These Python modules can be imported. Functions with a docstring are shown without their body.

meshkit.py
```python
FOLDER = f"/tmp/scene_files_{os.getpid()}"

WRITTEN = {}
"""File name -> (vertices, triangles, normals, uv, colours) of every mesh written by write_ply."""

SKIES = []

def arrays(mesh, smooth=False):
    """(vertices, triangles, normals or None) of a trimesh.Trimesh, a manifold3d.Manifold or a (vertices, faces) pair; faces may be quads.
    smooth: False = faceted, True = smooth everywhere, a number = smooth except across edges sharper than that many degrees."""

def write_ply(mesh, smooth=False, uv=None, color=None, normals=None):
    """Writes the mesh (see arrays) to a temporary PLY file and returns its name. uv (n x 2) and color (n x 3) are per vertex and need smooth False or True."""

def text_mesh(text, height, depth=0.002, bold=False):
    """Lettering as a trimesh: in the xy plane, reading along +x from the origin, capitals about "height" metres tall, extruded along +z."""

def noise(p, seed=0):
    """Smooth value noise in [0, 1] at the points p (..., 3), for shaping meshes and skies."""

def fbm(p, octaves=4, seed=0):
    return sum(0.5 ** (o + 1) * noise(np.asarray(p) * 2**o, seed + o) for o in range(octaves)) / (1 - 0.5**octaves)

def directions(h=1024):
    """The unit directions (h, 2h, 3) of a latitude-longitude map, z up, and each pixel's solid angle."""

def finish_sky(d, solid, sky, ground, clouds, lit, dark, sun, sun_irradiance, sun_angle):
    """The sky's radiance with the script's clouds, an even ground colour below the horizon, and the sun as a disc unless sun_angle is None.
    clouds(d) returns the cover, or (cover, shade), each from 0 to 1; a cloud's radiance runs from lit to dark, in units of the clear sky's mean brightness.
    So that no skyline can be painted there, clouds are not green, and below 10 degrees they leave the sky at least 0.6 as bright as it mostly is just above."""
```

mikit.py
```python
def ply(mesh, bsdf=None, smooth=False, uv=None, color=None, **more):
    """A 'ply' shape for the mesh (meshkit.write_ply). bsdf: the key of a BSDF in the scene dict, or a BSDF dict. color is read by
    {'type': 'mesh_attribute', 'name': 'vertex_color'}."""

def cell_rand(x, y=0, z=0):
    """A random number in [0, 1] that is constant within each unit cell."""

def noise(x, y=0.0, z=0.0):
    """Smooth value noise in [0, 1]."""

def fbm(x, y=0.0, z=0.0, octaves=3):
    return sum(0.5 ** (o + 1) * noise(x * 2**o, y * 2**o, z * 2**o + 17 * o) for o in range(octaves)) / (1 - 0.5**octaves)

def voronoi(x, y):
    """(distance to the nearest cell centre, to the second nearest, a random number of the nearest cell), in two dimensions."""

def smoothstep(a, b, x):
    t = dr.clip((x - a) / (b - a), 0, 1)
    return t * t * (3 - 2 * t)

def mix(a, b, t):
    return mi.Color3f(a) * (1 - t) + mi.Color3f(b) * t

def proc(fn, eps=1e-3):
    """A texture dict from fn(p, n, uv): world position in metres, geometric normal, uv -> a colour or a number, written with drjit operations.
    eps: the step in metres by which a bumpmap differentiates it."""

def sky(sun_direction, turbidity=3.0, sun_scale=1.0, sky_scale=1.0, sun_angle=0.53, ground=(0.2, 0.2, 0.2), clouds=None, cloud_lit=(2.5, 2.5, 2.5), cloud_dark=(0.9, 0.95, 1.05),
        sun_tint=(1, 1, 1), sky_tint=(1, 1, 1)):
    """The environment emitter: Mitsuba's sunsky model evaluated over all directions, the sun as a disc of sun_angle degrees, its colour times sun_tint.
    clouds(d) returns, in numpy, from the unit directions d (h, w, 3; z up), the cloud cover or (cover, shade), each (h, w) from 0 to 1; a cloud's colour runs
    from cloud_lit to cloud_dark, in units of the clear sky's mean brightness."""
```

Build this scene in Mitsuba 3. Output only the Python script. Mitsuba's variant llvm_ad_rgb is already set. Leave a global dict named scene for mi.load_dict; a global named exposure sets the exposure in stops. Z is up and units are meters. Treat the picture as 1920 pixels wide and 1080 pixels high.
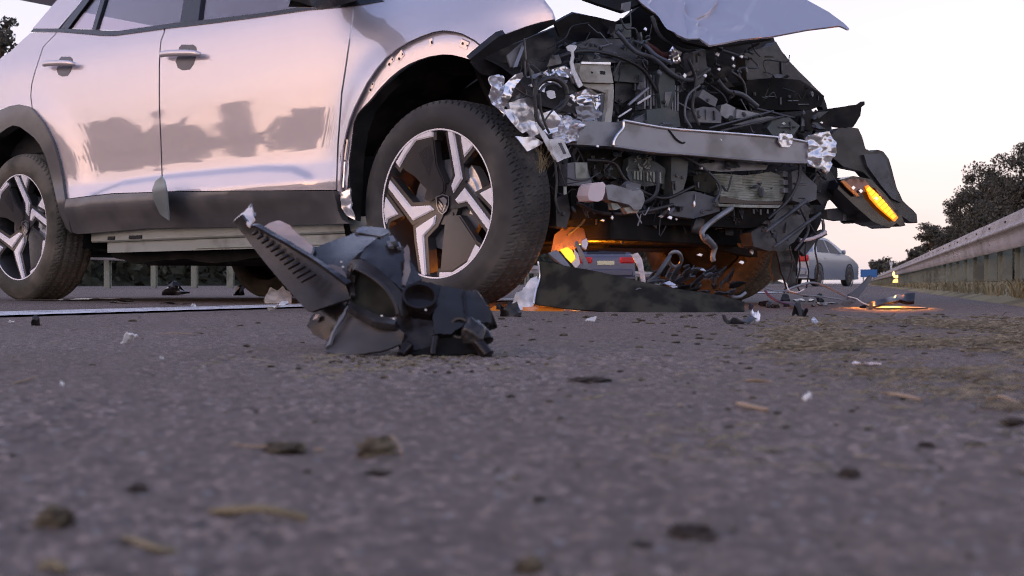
import math, random
import numpy as np, trimesh, shapely
import drjit as dr
import mitsuba as mi
import mikit
from mikit import noise, fbm, voronoi, cell_rand, smoothstep, mix
from meshkit import fbm as nfbm, noise as nnoise
from shapely.geometry import Polygon, LineString
from scipy.spatial import Delaunay
from scipy.interpolate import RBFInterpolator
import manifold3d

# ------------------------------------------------------------------ camera, sky, exposure
T = mi.ScalarTransform4f
CAM_Z, FOC, HOR = 0.08, 2260.0, 532.0          # metres; focal length and horizon row of the 1920 x 1080 photograph
exposure = 4.47
SUN = (-0.95, -0.30, 0.10)
def cloud_cover(d):
    """A thin even veil of high cloud, densest low down, with faint streaks."""
    n = nfbm(d * np.array([2.5, 2.5, 11.0]) + 5.2, 5, 3)
    el = np.clip(d[..., 2], 0, 1)
    return np.clip(0.03 + 0.93 * np.exp(-el / 0.27) + 0.4 * (n - 0.5) * np.exp(-el / 0.5), 0, 1), np.clip((n - 0.45) / 0.3, 0, 1) * 0.6 + 0.35 * np.clip(el * 1.6, 0, 1)
scene = {
    'camera': {'type': 'thinlens', 'fov': 2 * math.degrees(math.atan(960 / FOC)), 'fov_axis': 'x', 'near_clip': 0.05, 'far_clip': 6000.0,
               'aperture_radius': 0.0016, 'focus_distance': 3.6,
               'to_world': T().look_at(origin=[0, 0, CAM_Z], target=[0, 1, CAM_Z - (540 - HOR) / FOC], up=[0, 0, 1])},
    'sky': mikit.sky(SUN, turbidity=2.6, sun_scale=0.0, sky_scale=1.0, clouds=cloud_cover, cloud_lit=(1.10, 0.94, 0.985), cloud_dark=(0.80, 0.72, 0.84), sky_tint=(1.08, 0.875, 1.12)),
}
labels = {}

# ------------------------------------------------------------------ helpers
def numbered(key):
    if key not in scene and key not in labels: return key
    i = 1
    while f'{key}_{i:03d}' in scene or f'{key}_{i:03d}' in labels: i += 1
    return f'{key}_{i:03d}'
def thing(name, label, cat, group=None):
    key = numbered(name); labels[key] = {'label': label, 'category': cat}
    if group: labels[key]['group'] = group
    return key
def part(parent, name, mesh, m, smooth=35, label=None, stuff=False, **more):
    key = numbered(parent + '__' + name)
    scene[key] = mikit.ply(mesh, m, smooth=smooth, **more)
    if label or stuff: labels[key] = {}
    if label: labels[key]['label'] = label
    if stuff: labels[key]['kind'] = 'stuff'
    return key
def single(name, label, cat, mesh, m, smooth=35, group=None):
    key = thing(name, label, cat, group); scene[key] = mikit.ply(mesh, m, smooth=smooth); return key
def struct(name, mesh, m, smooth=False, kind='structure', **more):
    scene[name] = mikit.ply(mesh, m, smooth=smooth, **more); labels[name] = {'kind': kind}; return name
def cat(ms): return trimesh.util.concatenate([m for m in ms if m is not None])
def ray(px, py): return (px - 960) / FOC, (HOR - py) / FOC
def at(px, py, Y):
    a, b = ray(px, py); return np.array([a * Y, Y, CAM_Z + b * Y])
def ground(px, py):
    Y = CAM_Z * FOC / (py - HOR); return np.array([(px - 960) / FOC * Y, Y, 0.0])

def resample(poly, res):
    poly = np.asarray(poly, float); out = []
    for a, b in zip(poly, np.roll(poly, -1, 0)):
        n = max(1, int(math.ceil(np.linalg.norm(b - a) / res)))
        out += [a + (b - a) * k / n for k in range(n)]
    return np.array(out)
def smooth_poly(pts, n=4):
    """Catmull-Rom through an open list of points."""
    p = np.asarray(pts, float); p = np.vstack([2 * p[0] - p[1], p, 2 * p[-1] - p[-2]]); out = []
    for i in range(1, len(p) - 2):
        for k in range(n):
            t = k / n; a, b, c, d = p[i - 1], p[i], p[i + 1], p[i + 2]
            out.append(0.5 * (2 * b + (c - a) * t + (2 * a - 5 * b + 4 * c - d) * t * t + (3 * b - a - 3 * c + d) * t ** 3))
    out.append(p[-2]); return np.array(out)
def tri2(poly, res, holes=()):
    B = [resample(poly, res)] + [resample(h, res) for h in holes]
    P = Polygon(B[0], [b for b in B[1:]]).buffer(0)
    x0, y0, x1, y1 = P.bounds
    gx, gy = np.meshgrid(np.arange(x0, x1 + res, res), np.arange(y0, y1 + res, res * 0.87))
    gx = gx + (np.arange(gx.shape[0])[:, None] % 2) * res * 0.5
    g = np.stack([gx.ravel(), gy.ravel()], 1)
    inner = P.buffer(-0.45 * res)
    g = g[shapely.contains_xy(inner, g[:, 0], g[:, 1])] if not inner.is_empty else g[:0]
    V = np.vstack(B + [g])
    F = Delaunay(V).simplices
    c = V[F].mean(1)
    a = V[F]; area = (a[:, 1, 0] - a[:, 0, 0]) * (a[:, 2, 1] - a[:, 0, 1]) - (a[:, 1, 1] - a[:, 0, 1]) * (a[:, 2, 0] - a[:, 0, 0])
    ok = shapely.contains_xy(P, c[:, 0], c[:, 1]) & (np.abs(area) > 1e-6 * res * res)
    F, area = F[ok], area[ok]
    F[area < 0] = F[area < 0][:, ::-1]
    return V, F
def thicken(V, F, back):
    """A closed solid from the front sheet V, F and its back vertices."""
    E = np.vstack([F[:, [0, 1]], F[:, [1, 2]], F[:, [2, 0]]])
    es = np.sort(E, 1); _, inv, cnt = np.unique(es, axis=0, return_inverse=True, return_counts=True)
    b = E[cnt[inv.ravel()] == 1]; n = len(V)
    F2 = np.vstack([F, F[:, ::-1] + n, np.stack([b[:, 1], b[:, 0], b[:, 0] + n], 1), np.stack([b[:, 1], b[:, 0] + n, b[:, 1] + n], 1)])
    return trimesh.Trimesh(np.vstack([V, back]), F2, process=False)
def vnorm(V, F):
    n = np.zeros_like(V); f = np.cross(V[F[:, 1]] - V[F[:, 0]], V[F[:, 2]] - V[F[:, 0]])
    for k in range(3): np.add.at(n, F[:, k], f)
    return n / np.maximum(np.linalg.norm(n, axis=1, keepdims=True), 1e-12)
def sheet(pts, th=0.004, res=8, bump=0.0, freq=25.0, seed=0, holes=(), depth=None, ridged=False):
    """A plate whose outline's corners lie at (column, row, depth in metres); it is a real solid, th thick, optionally crumpled."""
    pts = np.asarray(pts, float)
    V, F = tri2(pts[:, :2], res, holes)
    if depth is None:
        w = 1 / pts[:, 2]
        try: iv = RBFInterpolator(pts[:, :2], w, kernel='linear', degree=1, smoothing=1e-9)(V)
        except Exception:
            A = np.c_[pts[:, :2], np.ones(len(pts))]; iv = np.c_[V, np.ones(len(V))] @ np.linalg.lstsq(A, w, rcond=None)[0]
        Y = 1 / iv
    else: Y = depth(V[:, 0], V[:, 1])
    W = np.stack([(V[:, 0] - 960) / FOC * Y, Y, CAM_Z + (HOR - V[:, 1]) / FOC * Y], 1)
    F = F[:, ::-1]
    n = vnorm(W, F)
    if (n * (W - np.array([0, 0, CAM_Z]))).sum() > 0: F, n = F[:, ::-1], -n
    if bump:
        d = (nfbm(W * freq, 3, seed) - 0.5) * 2 * bump
        if ridged:
            q = W @ np.array([[.8, .6, 0], [-.6, .8, 0], [0, 0, 1.0]]); d = d * 0.5 + bump * (1.5 * np.abs(nnoise(q * freq * 0.75, seed + 5) - 0.5) * 2 + 0.5 * np.abs(nnoise(q * freq * 1.9, seed + 6) - 0.5) * 2 - 0.7)
        W = W + n * d[:, None]; n = vnorm(W, F)
    return thicken(W, F, W - n * th)
def tube(points, r, n=8, caps=True):
    p = np.asarray(points, float); r = np.broadcast_to(np.asarray(r, float), len(p))
    t = np.gradient(p, axis=0); t /= np.linalg.norm(t, axis=1, keepdims=True) + 1e-12
    ref = np.array([0, 0, 1.0]) if abs(t[0, 2]) < 0.9 else np.array([1.0, 0, 0]); V = []
    for i in range(len(p)):
        a = np.cross(t[i], ref); a /= np.linalg.norm(a) + 1e-12; b = np.cross(a, t[i]); ref = b
        ang = np.arange(n) * 2 * np.pi / n
        V.append(p[i] + r[i] * (np.cos(ang)[:, None] * a + np.sin(ang)[:, None] * b))
    V = np.vstack(V); F = []
    for i in range(len(p) - 1):
        k = np.arange(n); k2 = (k + 1) % n
        F += [np.stack([i * n + k, (i + 1) * n + k, (i + 1) * n + k2], 1), np.stack([i * n + k, (i + 1) * n + k2, i * n + k2], 1)]
    if caps:
        m = len(V); V = np.vstack([V, p[0], p[-1]]); k = np.arange(n); k2 = (k + 1) % n; o = (len(p) - 1) * n
        F += [np.stack([k, k2, np.full(n, m)], 1), np.stack([o + k2, o + k, np.full(n, m + 1)], 1)]
    F = np.vstack(F)
    m = trimesh.Trimesh(V, F, process=False)
    if m.volume < 0: m.invert()
    return m
def hose(pts, r, n=8, k=5): return tube(smooth_poly(pts, k), r, n)
def box(c, size, R=None, bevel=0.0):
    s = np.asarray(size, float) / 2
    if bevel:
        b = min(bevel, s.min() * 0.6)
        v = np.array([[x, y, z] for x in (-1, 1) for y in (-1, 1) for z in (-1, 1)], float)
        P = np.vstack([v * (s - np.array([0, b, b])), v * (s - np.array([b, 0, b])), v * (s - np.array([b, b, 0]))])
        m = trimesh.convex.convex_hull(P)
    else: m = trimesh.creation.box(2 * s)
    if R is not None: m.vertices = m.vertices @ np.asarray(R).T
    m.vertices = m.vertices + np.asarray(c); return m
def revolve(profile, n, axis_o, ax, up, disp=None):
    """Profile (w along ax, radius) turned about ax through axis_o."""
    ax = np.asarray(ax, float); up = np.asarray(up, float); side = np.cross(ax, up)
    pr = np.asarray(profile, float); m = len(pr); ang = np.arange(n) * 2 * np.pi / n
    A, I = np.meshgrid(ang, np.arange(m), indexing='ij')
    w, r = pr[I, 0], pr[I, 1]
    if disp is not None: r = r + disp(A, I, w, r)
    V = axis_o + w[..., None] * ax + (r * np.cos(A))[..., None] * up + (r * np.sin(A))[..., None] * side
    i, j = np.meshgrid(np.arange(n), np.arange(m - 1), indexing='ij'); i2 = (i + 1) % n
    a, b, c, d = i * m + j, i2 * m + j, i2 * m + j + 1, i * m + j + 1
    F = np.vstack([np.stack([a, b, c], -1).reshape(-1, 3), np.stack([a, c, d], -1).reshape(-1, 3)])
    return trimesh.Trimesh(V.reshape(-1, 3), F, process=False)
def clod(c, size, seed, sub=3, rough=0.35, freq=1.7):
    m = trimesh.creation.icosphere(sub); v = m.vertices
    d = 1 + rough * (nfbm(v * freq + seed * 7.3, 4, seed) - 0.5) * 2
    v = v * d[:, None] * np.asarray(size); v[:, 2] = np.maximum(v[:, 2], -0.45 * np.asarray(size)[2])
    m.vertices = v + np.asarray(c) + np.array([0, 0, 0.42 * np.asarray(size)[2]]); return m

# ------------------------------------------------------------------ materials
def rgb(c): return {'type': 'rgb', 'value': [float(x) for x in c]}
def tex(c): return mikit.proc(c) if callable(c) else rgb(c)
def mat(key, base, rough=0.5, metallic=0.0, specular=0.5, clearcoat=0.0, gloss=0.9, bump=None, bump_eps=1e-3, **kw):
    b = {'type': 'principled', 'base_color': tex(base), 'roughness': mikit.proc(rough) if callable(rough) else float(rough), 'metallic': float(metallic), 'specular': float(specular)}
    if clearcoat: b |= {'clearcoat': float(clearcoat), 'clearcoat_gloss': float(gloss)}
    b |= kw
    if bump: b = {'type': 'bumpmap', 'tex': mikit.proc(bump, eps=bump_eps), 'scale': 1.0, 'bsdf': b}
    scene[key] = {'type': 'twosided', 'bsdf': b}
    return key
def grime(dark, dust, f=14.0, lo=0.45, hi=0.75, amt=1.0):
    return lambda p, n, uv: mix(dark, dust, amt * smoothstep(lo, hi, fbm(p.x * f, p.y * f, p.z * f, 4)))
def flake(rough): return {'type': 'principled', 'base_color': rgb((0.76, 0.70, 0.72)), 'roughness': rough, 'metallic': 0.9, 'specular': 0.5}
scene['paint'] = {'type': 'twosided', 'bsdf': {'type': 'blendbsdf', 'weight': 0.68, 'bsdf_0': flake(0.03), 'bsdf_1': flake(0.56)}}     # silver: a sharp lacquer over a broad flake lobe
mat('black_plastic', grime((0.018, 0.018, 0.020), (0.055, 0.052, 0.048), 9), 0.42)
mat('gloss_black', (0.012, 0.012, 0.015), 0.12, 0, 0.5)
mat('cladding_plastic', grime((0.085, 0.080, 0.080), (0.14, 0.13, 0.12), 5), 0.30)
mat('dark_metal', grime((0.05, 0.05, 0.055), (0.12, 0.115, 0.11), 16), 0.5, 0.4)
mat('mid_grey', grime((0.13, 0.135, 0.15), (0.22, 0.21, 0.20), 14), 0.5, 0.2)
mat('aluminium', grime((0.30, 0.30, 0.32), (0.20, 0.195, 0.195), 10), 0.45, 0.6)
mat('torn_silver', grime((0.80, 0.80, 0.83), (0.62, 0.61, 0.62), 30), 0.25, 0.7)
mat('primer_beige', grime((0.42, 0.40, 0.34), (0.20, 0.18, 0.13), 16), 0.5)
mat('sill_grey', grime((0.33, 0.35, 0.31), (0.13, 0.13, 0.11), 8, 0.5, 0.8), 0.5)
mat('white_plastic', grime((0.80, 0.79, 0.78), (0.5, 0.48, 0.45), 18), 0.4)
mat('foil', (0.78, 0.78, 0.81), 0.18, 1.0)
mat('chrome', (0.85, 0.85, 0.88), 0.08, 1.0)
mat('rubber', grime((0.045, 0.043, 0.041), (0.12, 0.11, 0.095), 7, 0.3, 0.75), 0.7, 0, 0.3)
mat('rubber_muddy', grime((0.07, 0.065, 0.052), (0.16, 0.14, 0.11), 9, 0.3, 0.7), 0.85, 0, 0.3)
mat('alloy_bright', (0.92, 0.88, 0.90), 0.35, 0.1, clearcoat=0.5)
mat('alloy_dark', (0.045, 0.043, 0.044), 0.28, 0.2, clearcoat=0.5)
mat('interior_dark', (0.02, 0.02, 0.022), 0.8)
mat('liner_black', grime((0.010, 0.010, 0.010), (0.035, 0.03, 0.026), 8), 0.85, 0, 0.2)
scene['tinted_glass'] = {'type': 'thindielectric', 'int_ior': 1.5, 'specular_transmittance': rgb((0.66, 0.58, 0.63))}
scene['clear_glass'] = {'type': 'thindielectric', 'int_ior': 1.5, 'specular_transmittance': rgb((0.85, 0.85, 0.87))}
# ------------------------------------------------------------------ the setting: road, marking, verge, barriers, trees
SL = 0.2885                                             # the motorway runs off along (SL, 1)
def road_col(p, n, uv):
    v1, v2, r = voronoi(p.x * 210, p.y * 210)
    a1, a2, r2 = voronoi(p.x * 95 + 3, p.y * 95)
    big = fbm(p.x * 1.3, p.y * 1.3, 0, 4)
    stone = 0.105 + 0.26 * r * r * r + 0.07 * (r2 - 0.4)
    c = mi.Color3f(stone * 1.10, stone * 0.84, stone * 0.70) * (0.78 + 0.4 * big)
    c = c * (0.55 + 0.45 * smoothstep(0.02, 0.28, v2 - v1))
    mud = smoothstep(0.42, 0.68, fbm(p.x * 2.2 + 9, p.y * 1.6, 0, 5) + 0.24 * smoothstep(-0.2, 0.9, p.x - 0.05 * p.y) - 0.05) * smoothstep(9, 5, p.y)
    c = mix(c, mi.Color3f(0.15, 0.112, 0.088) * (0.7 + 0.6 * r), 0.60 * mud)
    spk = smoothstep(0.972, 0.99, cell_rand(dr.floor(p.x * 300), dr.floor(p.y * 300)))
    return mix(c, mi.Color3f(0.30, 0.28, 0.27), 0.6 * spk)
def road_bump(p, n, uv):
    v1, v2, r = voronoi(p.x * 210, p.y * 210)
    return 0.0009 * smoothstep(0.0, 0.45, v2 - v1) * (0.5 + r) + 0.0006 * noise(p.x * 420, p.y * 420)
mat('asphalt', road_col, 0.72, 0, 0.35, bump=road_bump, bump_eps=8e-4)
def graded(lo, hi, step, growth, c):
    out = [c]
    while out[-1] < hi: out.append(out[-1] + max(step, growth * abs(out[-1] - c)))
    neg = [c]
    while neg[-1] > lo: neg.append(neg[-1] - max(step, growth * abs(neg[-1] - c)))
    return np.array(neg[:0:-1] + out)
gx = graded(-900, 1300, 0.0055, 0.022, 0.0); gy = graded(-200, 3000, 0.0055, 0.019, 0.35)
X, Yg = np.meshgrid(gx, gy)
def road_z(x, y):
    far = np.hypot(x, y)
    P = np.stack([x, y, x * 0], -1)
    z = (nnoise(P * 180, 1) - 0.5) * 0.0022 * np.clip(2.2 - far, 0, 1) + (nfbm(P * 40, 3, 5) - 0.5) * 0.0032 * np.clip(1.6 - far / 3, 0, 1)
    return z
Z = road_z(X, Yg)
n0, n1 = X.shape
i, j = np.meshgrid(np.arange(n0 - 1), np.arange(n1 - 1), indexing='ij')
a = i * n1 + j
Fg = np.vstack([np.stack([a, a + 1, a + n1 + 1], -1).reshape(-1, 3), np.stack([a, a + n1 + 1, a + n1], -1).reshape(-1, 3)])
struct('road', trimesh.Trimesh(np.stack([X, Yg, Z], -1).reshape(-1, 3), Fg, process=False), 'asphalt', smooth=True)

# white edge line
def line_col(p, n, uv):
    v1, v2, r = voronoi(p.x * 105, p.y * 105)
    wear = smoothstep(0.56, 0.66, fbm(p.x * 60, p.y * 60, 0, 3) * 0.7 + 0.3 * fbm(p.x * 4, p.y * 4, 0, 3))
    return mix(mi.Color3f(0.58, 0.57, 0.56) * (0.8 + 0.25 * r), mi.Color3f(0.10, 0.095, 0.095), wear)
mat('road_paint', line_col, 0.6, bump=lambda p, n, uv: 0.001 * noise(p.x * 200, p.y * 200), bump_eps=1e-3)
l0, l1 = ground(0, 591.5)[:2], ground(560, 575)[:2]
ld = (l1 - l0) / np.linalg.norm(l1 - l0); ln = np.array([-ld[1], ld[0]])
L = []
for k, s in enumerate(np.linspace(-4.0, 9.0, 400)):
    for q, sg in enumerate((-1, 1)):
        w = 0.165 + 0.008 * (nnoise(np.array([s * 20, sg * 3.0, 0.5]), 4) - 0.5)
        p = l0 + ld * s + ln * sg * w; L.append([p[0], p[1], 0.0055])
L = np.array(L); k = np.arange(399) * 2
struct('road_marking', trimesh.Trimesh(L, np.vstack([np.stack([k, k + 1, k + 3], 1), np.stack([k, k + 3, k + 2], 1)]), process=False), 'road_paint')

# grass verge under the right-hand guard rail
mat('verge_soil', grime((0.21, 0.175, 0.10), (0.12, 0.10, 0.06), 3), 0.9, 0, 0.1)
rail_c = (1920 - 1612) / FOC * 9.8
vx = np.concatenate([np.linspace(-0.85, 2.5, 14), [6, 14, 40, 200, 800]]); vy = np.concatenate([np.linspace(3, 60, 115), np.linspace(62, 400, 40), [600, 1500, 3000]])
VX, VY = np.meshgrid(vx, vy)
P = np.stack([VX + rail_c + SL * VY, VY, VX * 0], -1)
P[..., 2] = 0.012 + 0.07 * np.clip((VX + 0.85) / 0.5, 0, 1) * (0.5 + nfbm(P * 1.7, 3, 8)) - 0.0 * VX
P[:, 0, 2] = -0.02
n0, n1 = VX.shape; i, j = np.meshgrid(np.arange(n0 - 1), np.arange(n1 - 1), indexing='ij'); a = i * n1 + j
Fv = np.vstack([np.stack([a, a + 1, a + n1 + 1], -1).reshape(-1, 3), np.stack([a, a + n1 + 1, a + n1], -1).reshape(-1, 3)])
struct('verge', trimesh.Trimesh(P.reshape(-1, 3), Fv, process=False), 'verge_soil', smooth=True)
def blades(rng, pos, h, w, lean=0.4):
    n = len(pos); a = rng.uniform(0, 2 * np.pi, n); h = h * rng.uniform(0.5, 1.3, n); d = rng.normal(0, lean, (n, 2)) * h[:, None]
    s = np.stack([np.cos(a), np.sin(a), a * 0], 1) * w
    top = pos + np.c_[d, h]; mid = pos + np.c_[d * 0.35, h * 0.6]
    V = np.stack([pos - s, pos + s, mid - s * 0.7, mid + s * 0.7, top], 1).reshape(-1, 3)
    b = np.arange(n)[:, None] * 5
    return trimesh.Trimesh(V, np.vstack([b + [0, 1, 3], b + [0, 3, 2], b + [2, 3, 4]]), process=False)
rng = np.random.default_rng(4)
N = 16000; gyv = 4 + 60 * rng.random(N) ** 1.8; gxv = rng.uniform(-0.8, 2.2, N)
gp = np.stack([gxv + rail_c + SL * gyv, gyv, np.full(N, 0.03)], 1)
mat('grass_dry', grime((0.30, 0.24, 0.13), (0.17, 0.145, 0.075), 2.5, 0.35, 0.65), 0.7, 0, 0.2)
struct('verge_grass', blades(rng, gp, 0.065, 0.005), 'grass_dry', kind='stuff')
labels['verge_grass'] |= {'label': 'dry yellow green grass growing along the foot of the guard rail', 'category': 'grass'}

# guard rails
mat('galvanised', grime((0.34, 0.30, 0.29), (0.24, 0.21, 0.20), 3, 0.35, 0.75), 0.6, 0.1)
mat('galvanised_post', grime((0.26, 0.27, 0.21), (0.14, 0.14, 0.11), 4), 0.7, 0.0)
mat('bolt_dark', (0.05, 0.045, 0.045), 0.6, 0.5)
WB = np.array([(0.0, 0.0), (-0.012, 0.006), (-0.026, 0.05), (-0.032, 0.115), (-0.050, 0.142), (-0.072, 0.158), (-0.074, 0.178), (-0.052, 0.194), (-0.030, 0.208), (-0.020, 0.255), (-0.008, 0.300), (0.0, 0.31)])
def w_beam(c, z0, y0, y1, side):
    """One W-section length of rail; side = -1 bulges towards -x."""
    t = np.array([SL, 1.0]) / math.hypot(SL, 1); nrm = np.array([t[1], -t[0]])
    out = smooth_poly(WB, 3); back = out + np.array([0.004, 0.0]); prof = np.vstack([out, back[::-1]])
    V = []
    for y in (y0, y1):
        b = np.array([c + SL * y, y]); V.append(np.c_[b + (-side * prof[:, :1]) * nrm * 1.0, z0 + prof[:, 1]])
    n = len(prof); V = np.vstack(V); k = np.arange(n); k2 = (k + 1) % n
    F = np.vstack([np.stack([k, k2, k2 + n], 1), np.stack([k, k2 + n, k + n], 1)])
    m = trimesh.Trimesh(V, F, process=False); return m
def rail(key, c, z0, y0, y1, side, n_parts, post_step, seg=4.0):
    t = np.array([SL, 1.0]) / math.hypot(SL, 1); nrm = np.array([t[1], -t[0]]); R = np.array([[t[1], t[0], 0], [-t[0], t[1], 0], [0, 0, 1.0]])
    y, k = y0, 0; rest = []
    while y < y1:
        m = w_beam(c, z0 + 0.0, y, y + seg * 0.96 + 0.12, side)
        m.vertices[:len(m.vertices) // 2] += np.r_[nrm * side * 0.003, 0]
        if k < n_parts: part(key, 'beam', m, 'galvanised', 30)
        else: rest.append(m)
        y += seg * 0.96; k += 1
    if rest: part(key, 'far_beams', cat(rest), 'galvanised', 30, stuff=True)
    y, k = y0 + 0.3, 0; rest, bl = [], []
    while y < y1:
        b = np.array([c + SL * y, y]) - nrm * side * 0.12
        m = cat([box([b[0], b[1], z0 / 2 + 0.14], (0.012, 0.13, z0 + 0.36), R), box([b[0], b[1] + 0.06, z0 / 2 + 0.14], (0.09, 0.010, z0 + 0.36), R), box([b[0], b[1] - 0.06, z0 / 2 + 0.14], (0.09, 0.010, z0 + 0.36), R),
                 box(np.r_[b + nrm * side * 0.06, z0 + 0.155], (0.10, 0.16, 0.14), R)])
        if k < 22: part(key, 'post', m, 'galvanised_post', False)
        else: rest.append(m)
        if y < 45:
            for dz in (0.085, 0.25):
                q = np.array([c + SL * y, y]) + nrm * side * 0.024
                for dy in (0, 0.05) if dz > 0.1 else (0,):
                    bl.append(box([q[0] + SL * dy, q[1] + dy, z0 + dz], (0.016, 0.02, 0.02), R, 0.003))
        y += post_step; k += 1
    if side > 0:
        y = y0 + 0.3 + post_step * .5
        while y < 70:
            b = np.array([c + SL * y, y]) + np.array([-.55, 0.16]); part(key, 'rear_post', box([b[0], b[1], .33], (.07, .07, .72), R, .01), 'galvanised_post', False) if y > 8 else None; y += post_step
    if rest: part(key, 'far_posts', cat(rest), 'galvanised_post', False, stuff=True)
    if bl: part(key, 'bolts', cat(bl), 'bolt_dark', False, stuff=True)
g = thing('guard_rail', 'weathered grey steel guard rail running into the distance at the right edge', 'guard rail')
rail(g, rail_c, 0.385, 5.2, 260, -1, 14, 1.33)
g = thing('guard_rail', 'low steel barrier with pale posts seen beneath the car sill, across the road', 'guard rail')
rail(g, -12.5, 0.47, -20, 170, 1, 20, 1.33)

# low scrub on the bank behind the right-hand rail
mat('scrub_leaf', grime((0.10, 0.09, 0.055), (0.06, 0.06, 0.04), 1.5), 0.9, 0, 0.1)
def leaf_mass(rng, p, lo, hi):
    n = len(p); sz = rng.uniform(lo, hi, (n, 1)); u = rng.normal(0, 1, (n, 3)); u /= np.linalg.norm(u, axis=1, keepdims=True); v = np.cross(u, rng.normal(0, 1, (n, 3))); v /= np.linalg.norm(v, axis=1, keepdims=True); b = np.arange(n)[:, None] * 4
    return trimesh.Trimesh(np.stack([p - u * sz, p + v * sz * .6, p + u * sz, p - v * sz * .6], 1).reshape(-1, 3), np.vstack([b + [0, 1, 2], b + [0, 2, 3]]), process=False)
Ns = 24000; sy = 6 + 200 * rng.random(Ns) ** 2; sx = rail_c + SL * sy + 1.6 + rng.normal(0, .35, Ns); sh_ = rng.random(Ns) ** .8 * (0.75 + 0.5 * nfbm(np.c_[sy * .5, sy * 0, sy * 0], 3, 5))
struct('scrub', leaf_mass(rng, np.stack([sx, sy, sh_], 1), .05, .14), 'scrub_leaf', kind='stuff'); labels['scrub'] |= {'label': 'dull brown scrub behind the posts of the right-hand guard rail', 'category': 'scrub'}

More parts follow.
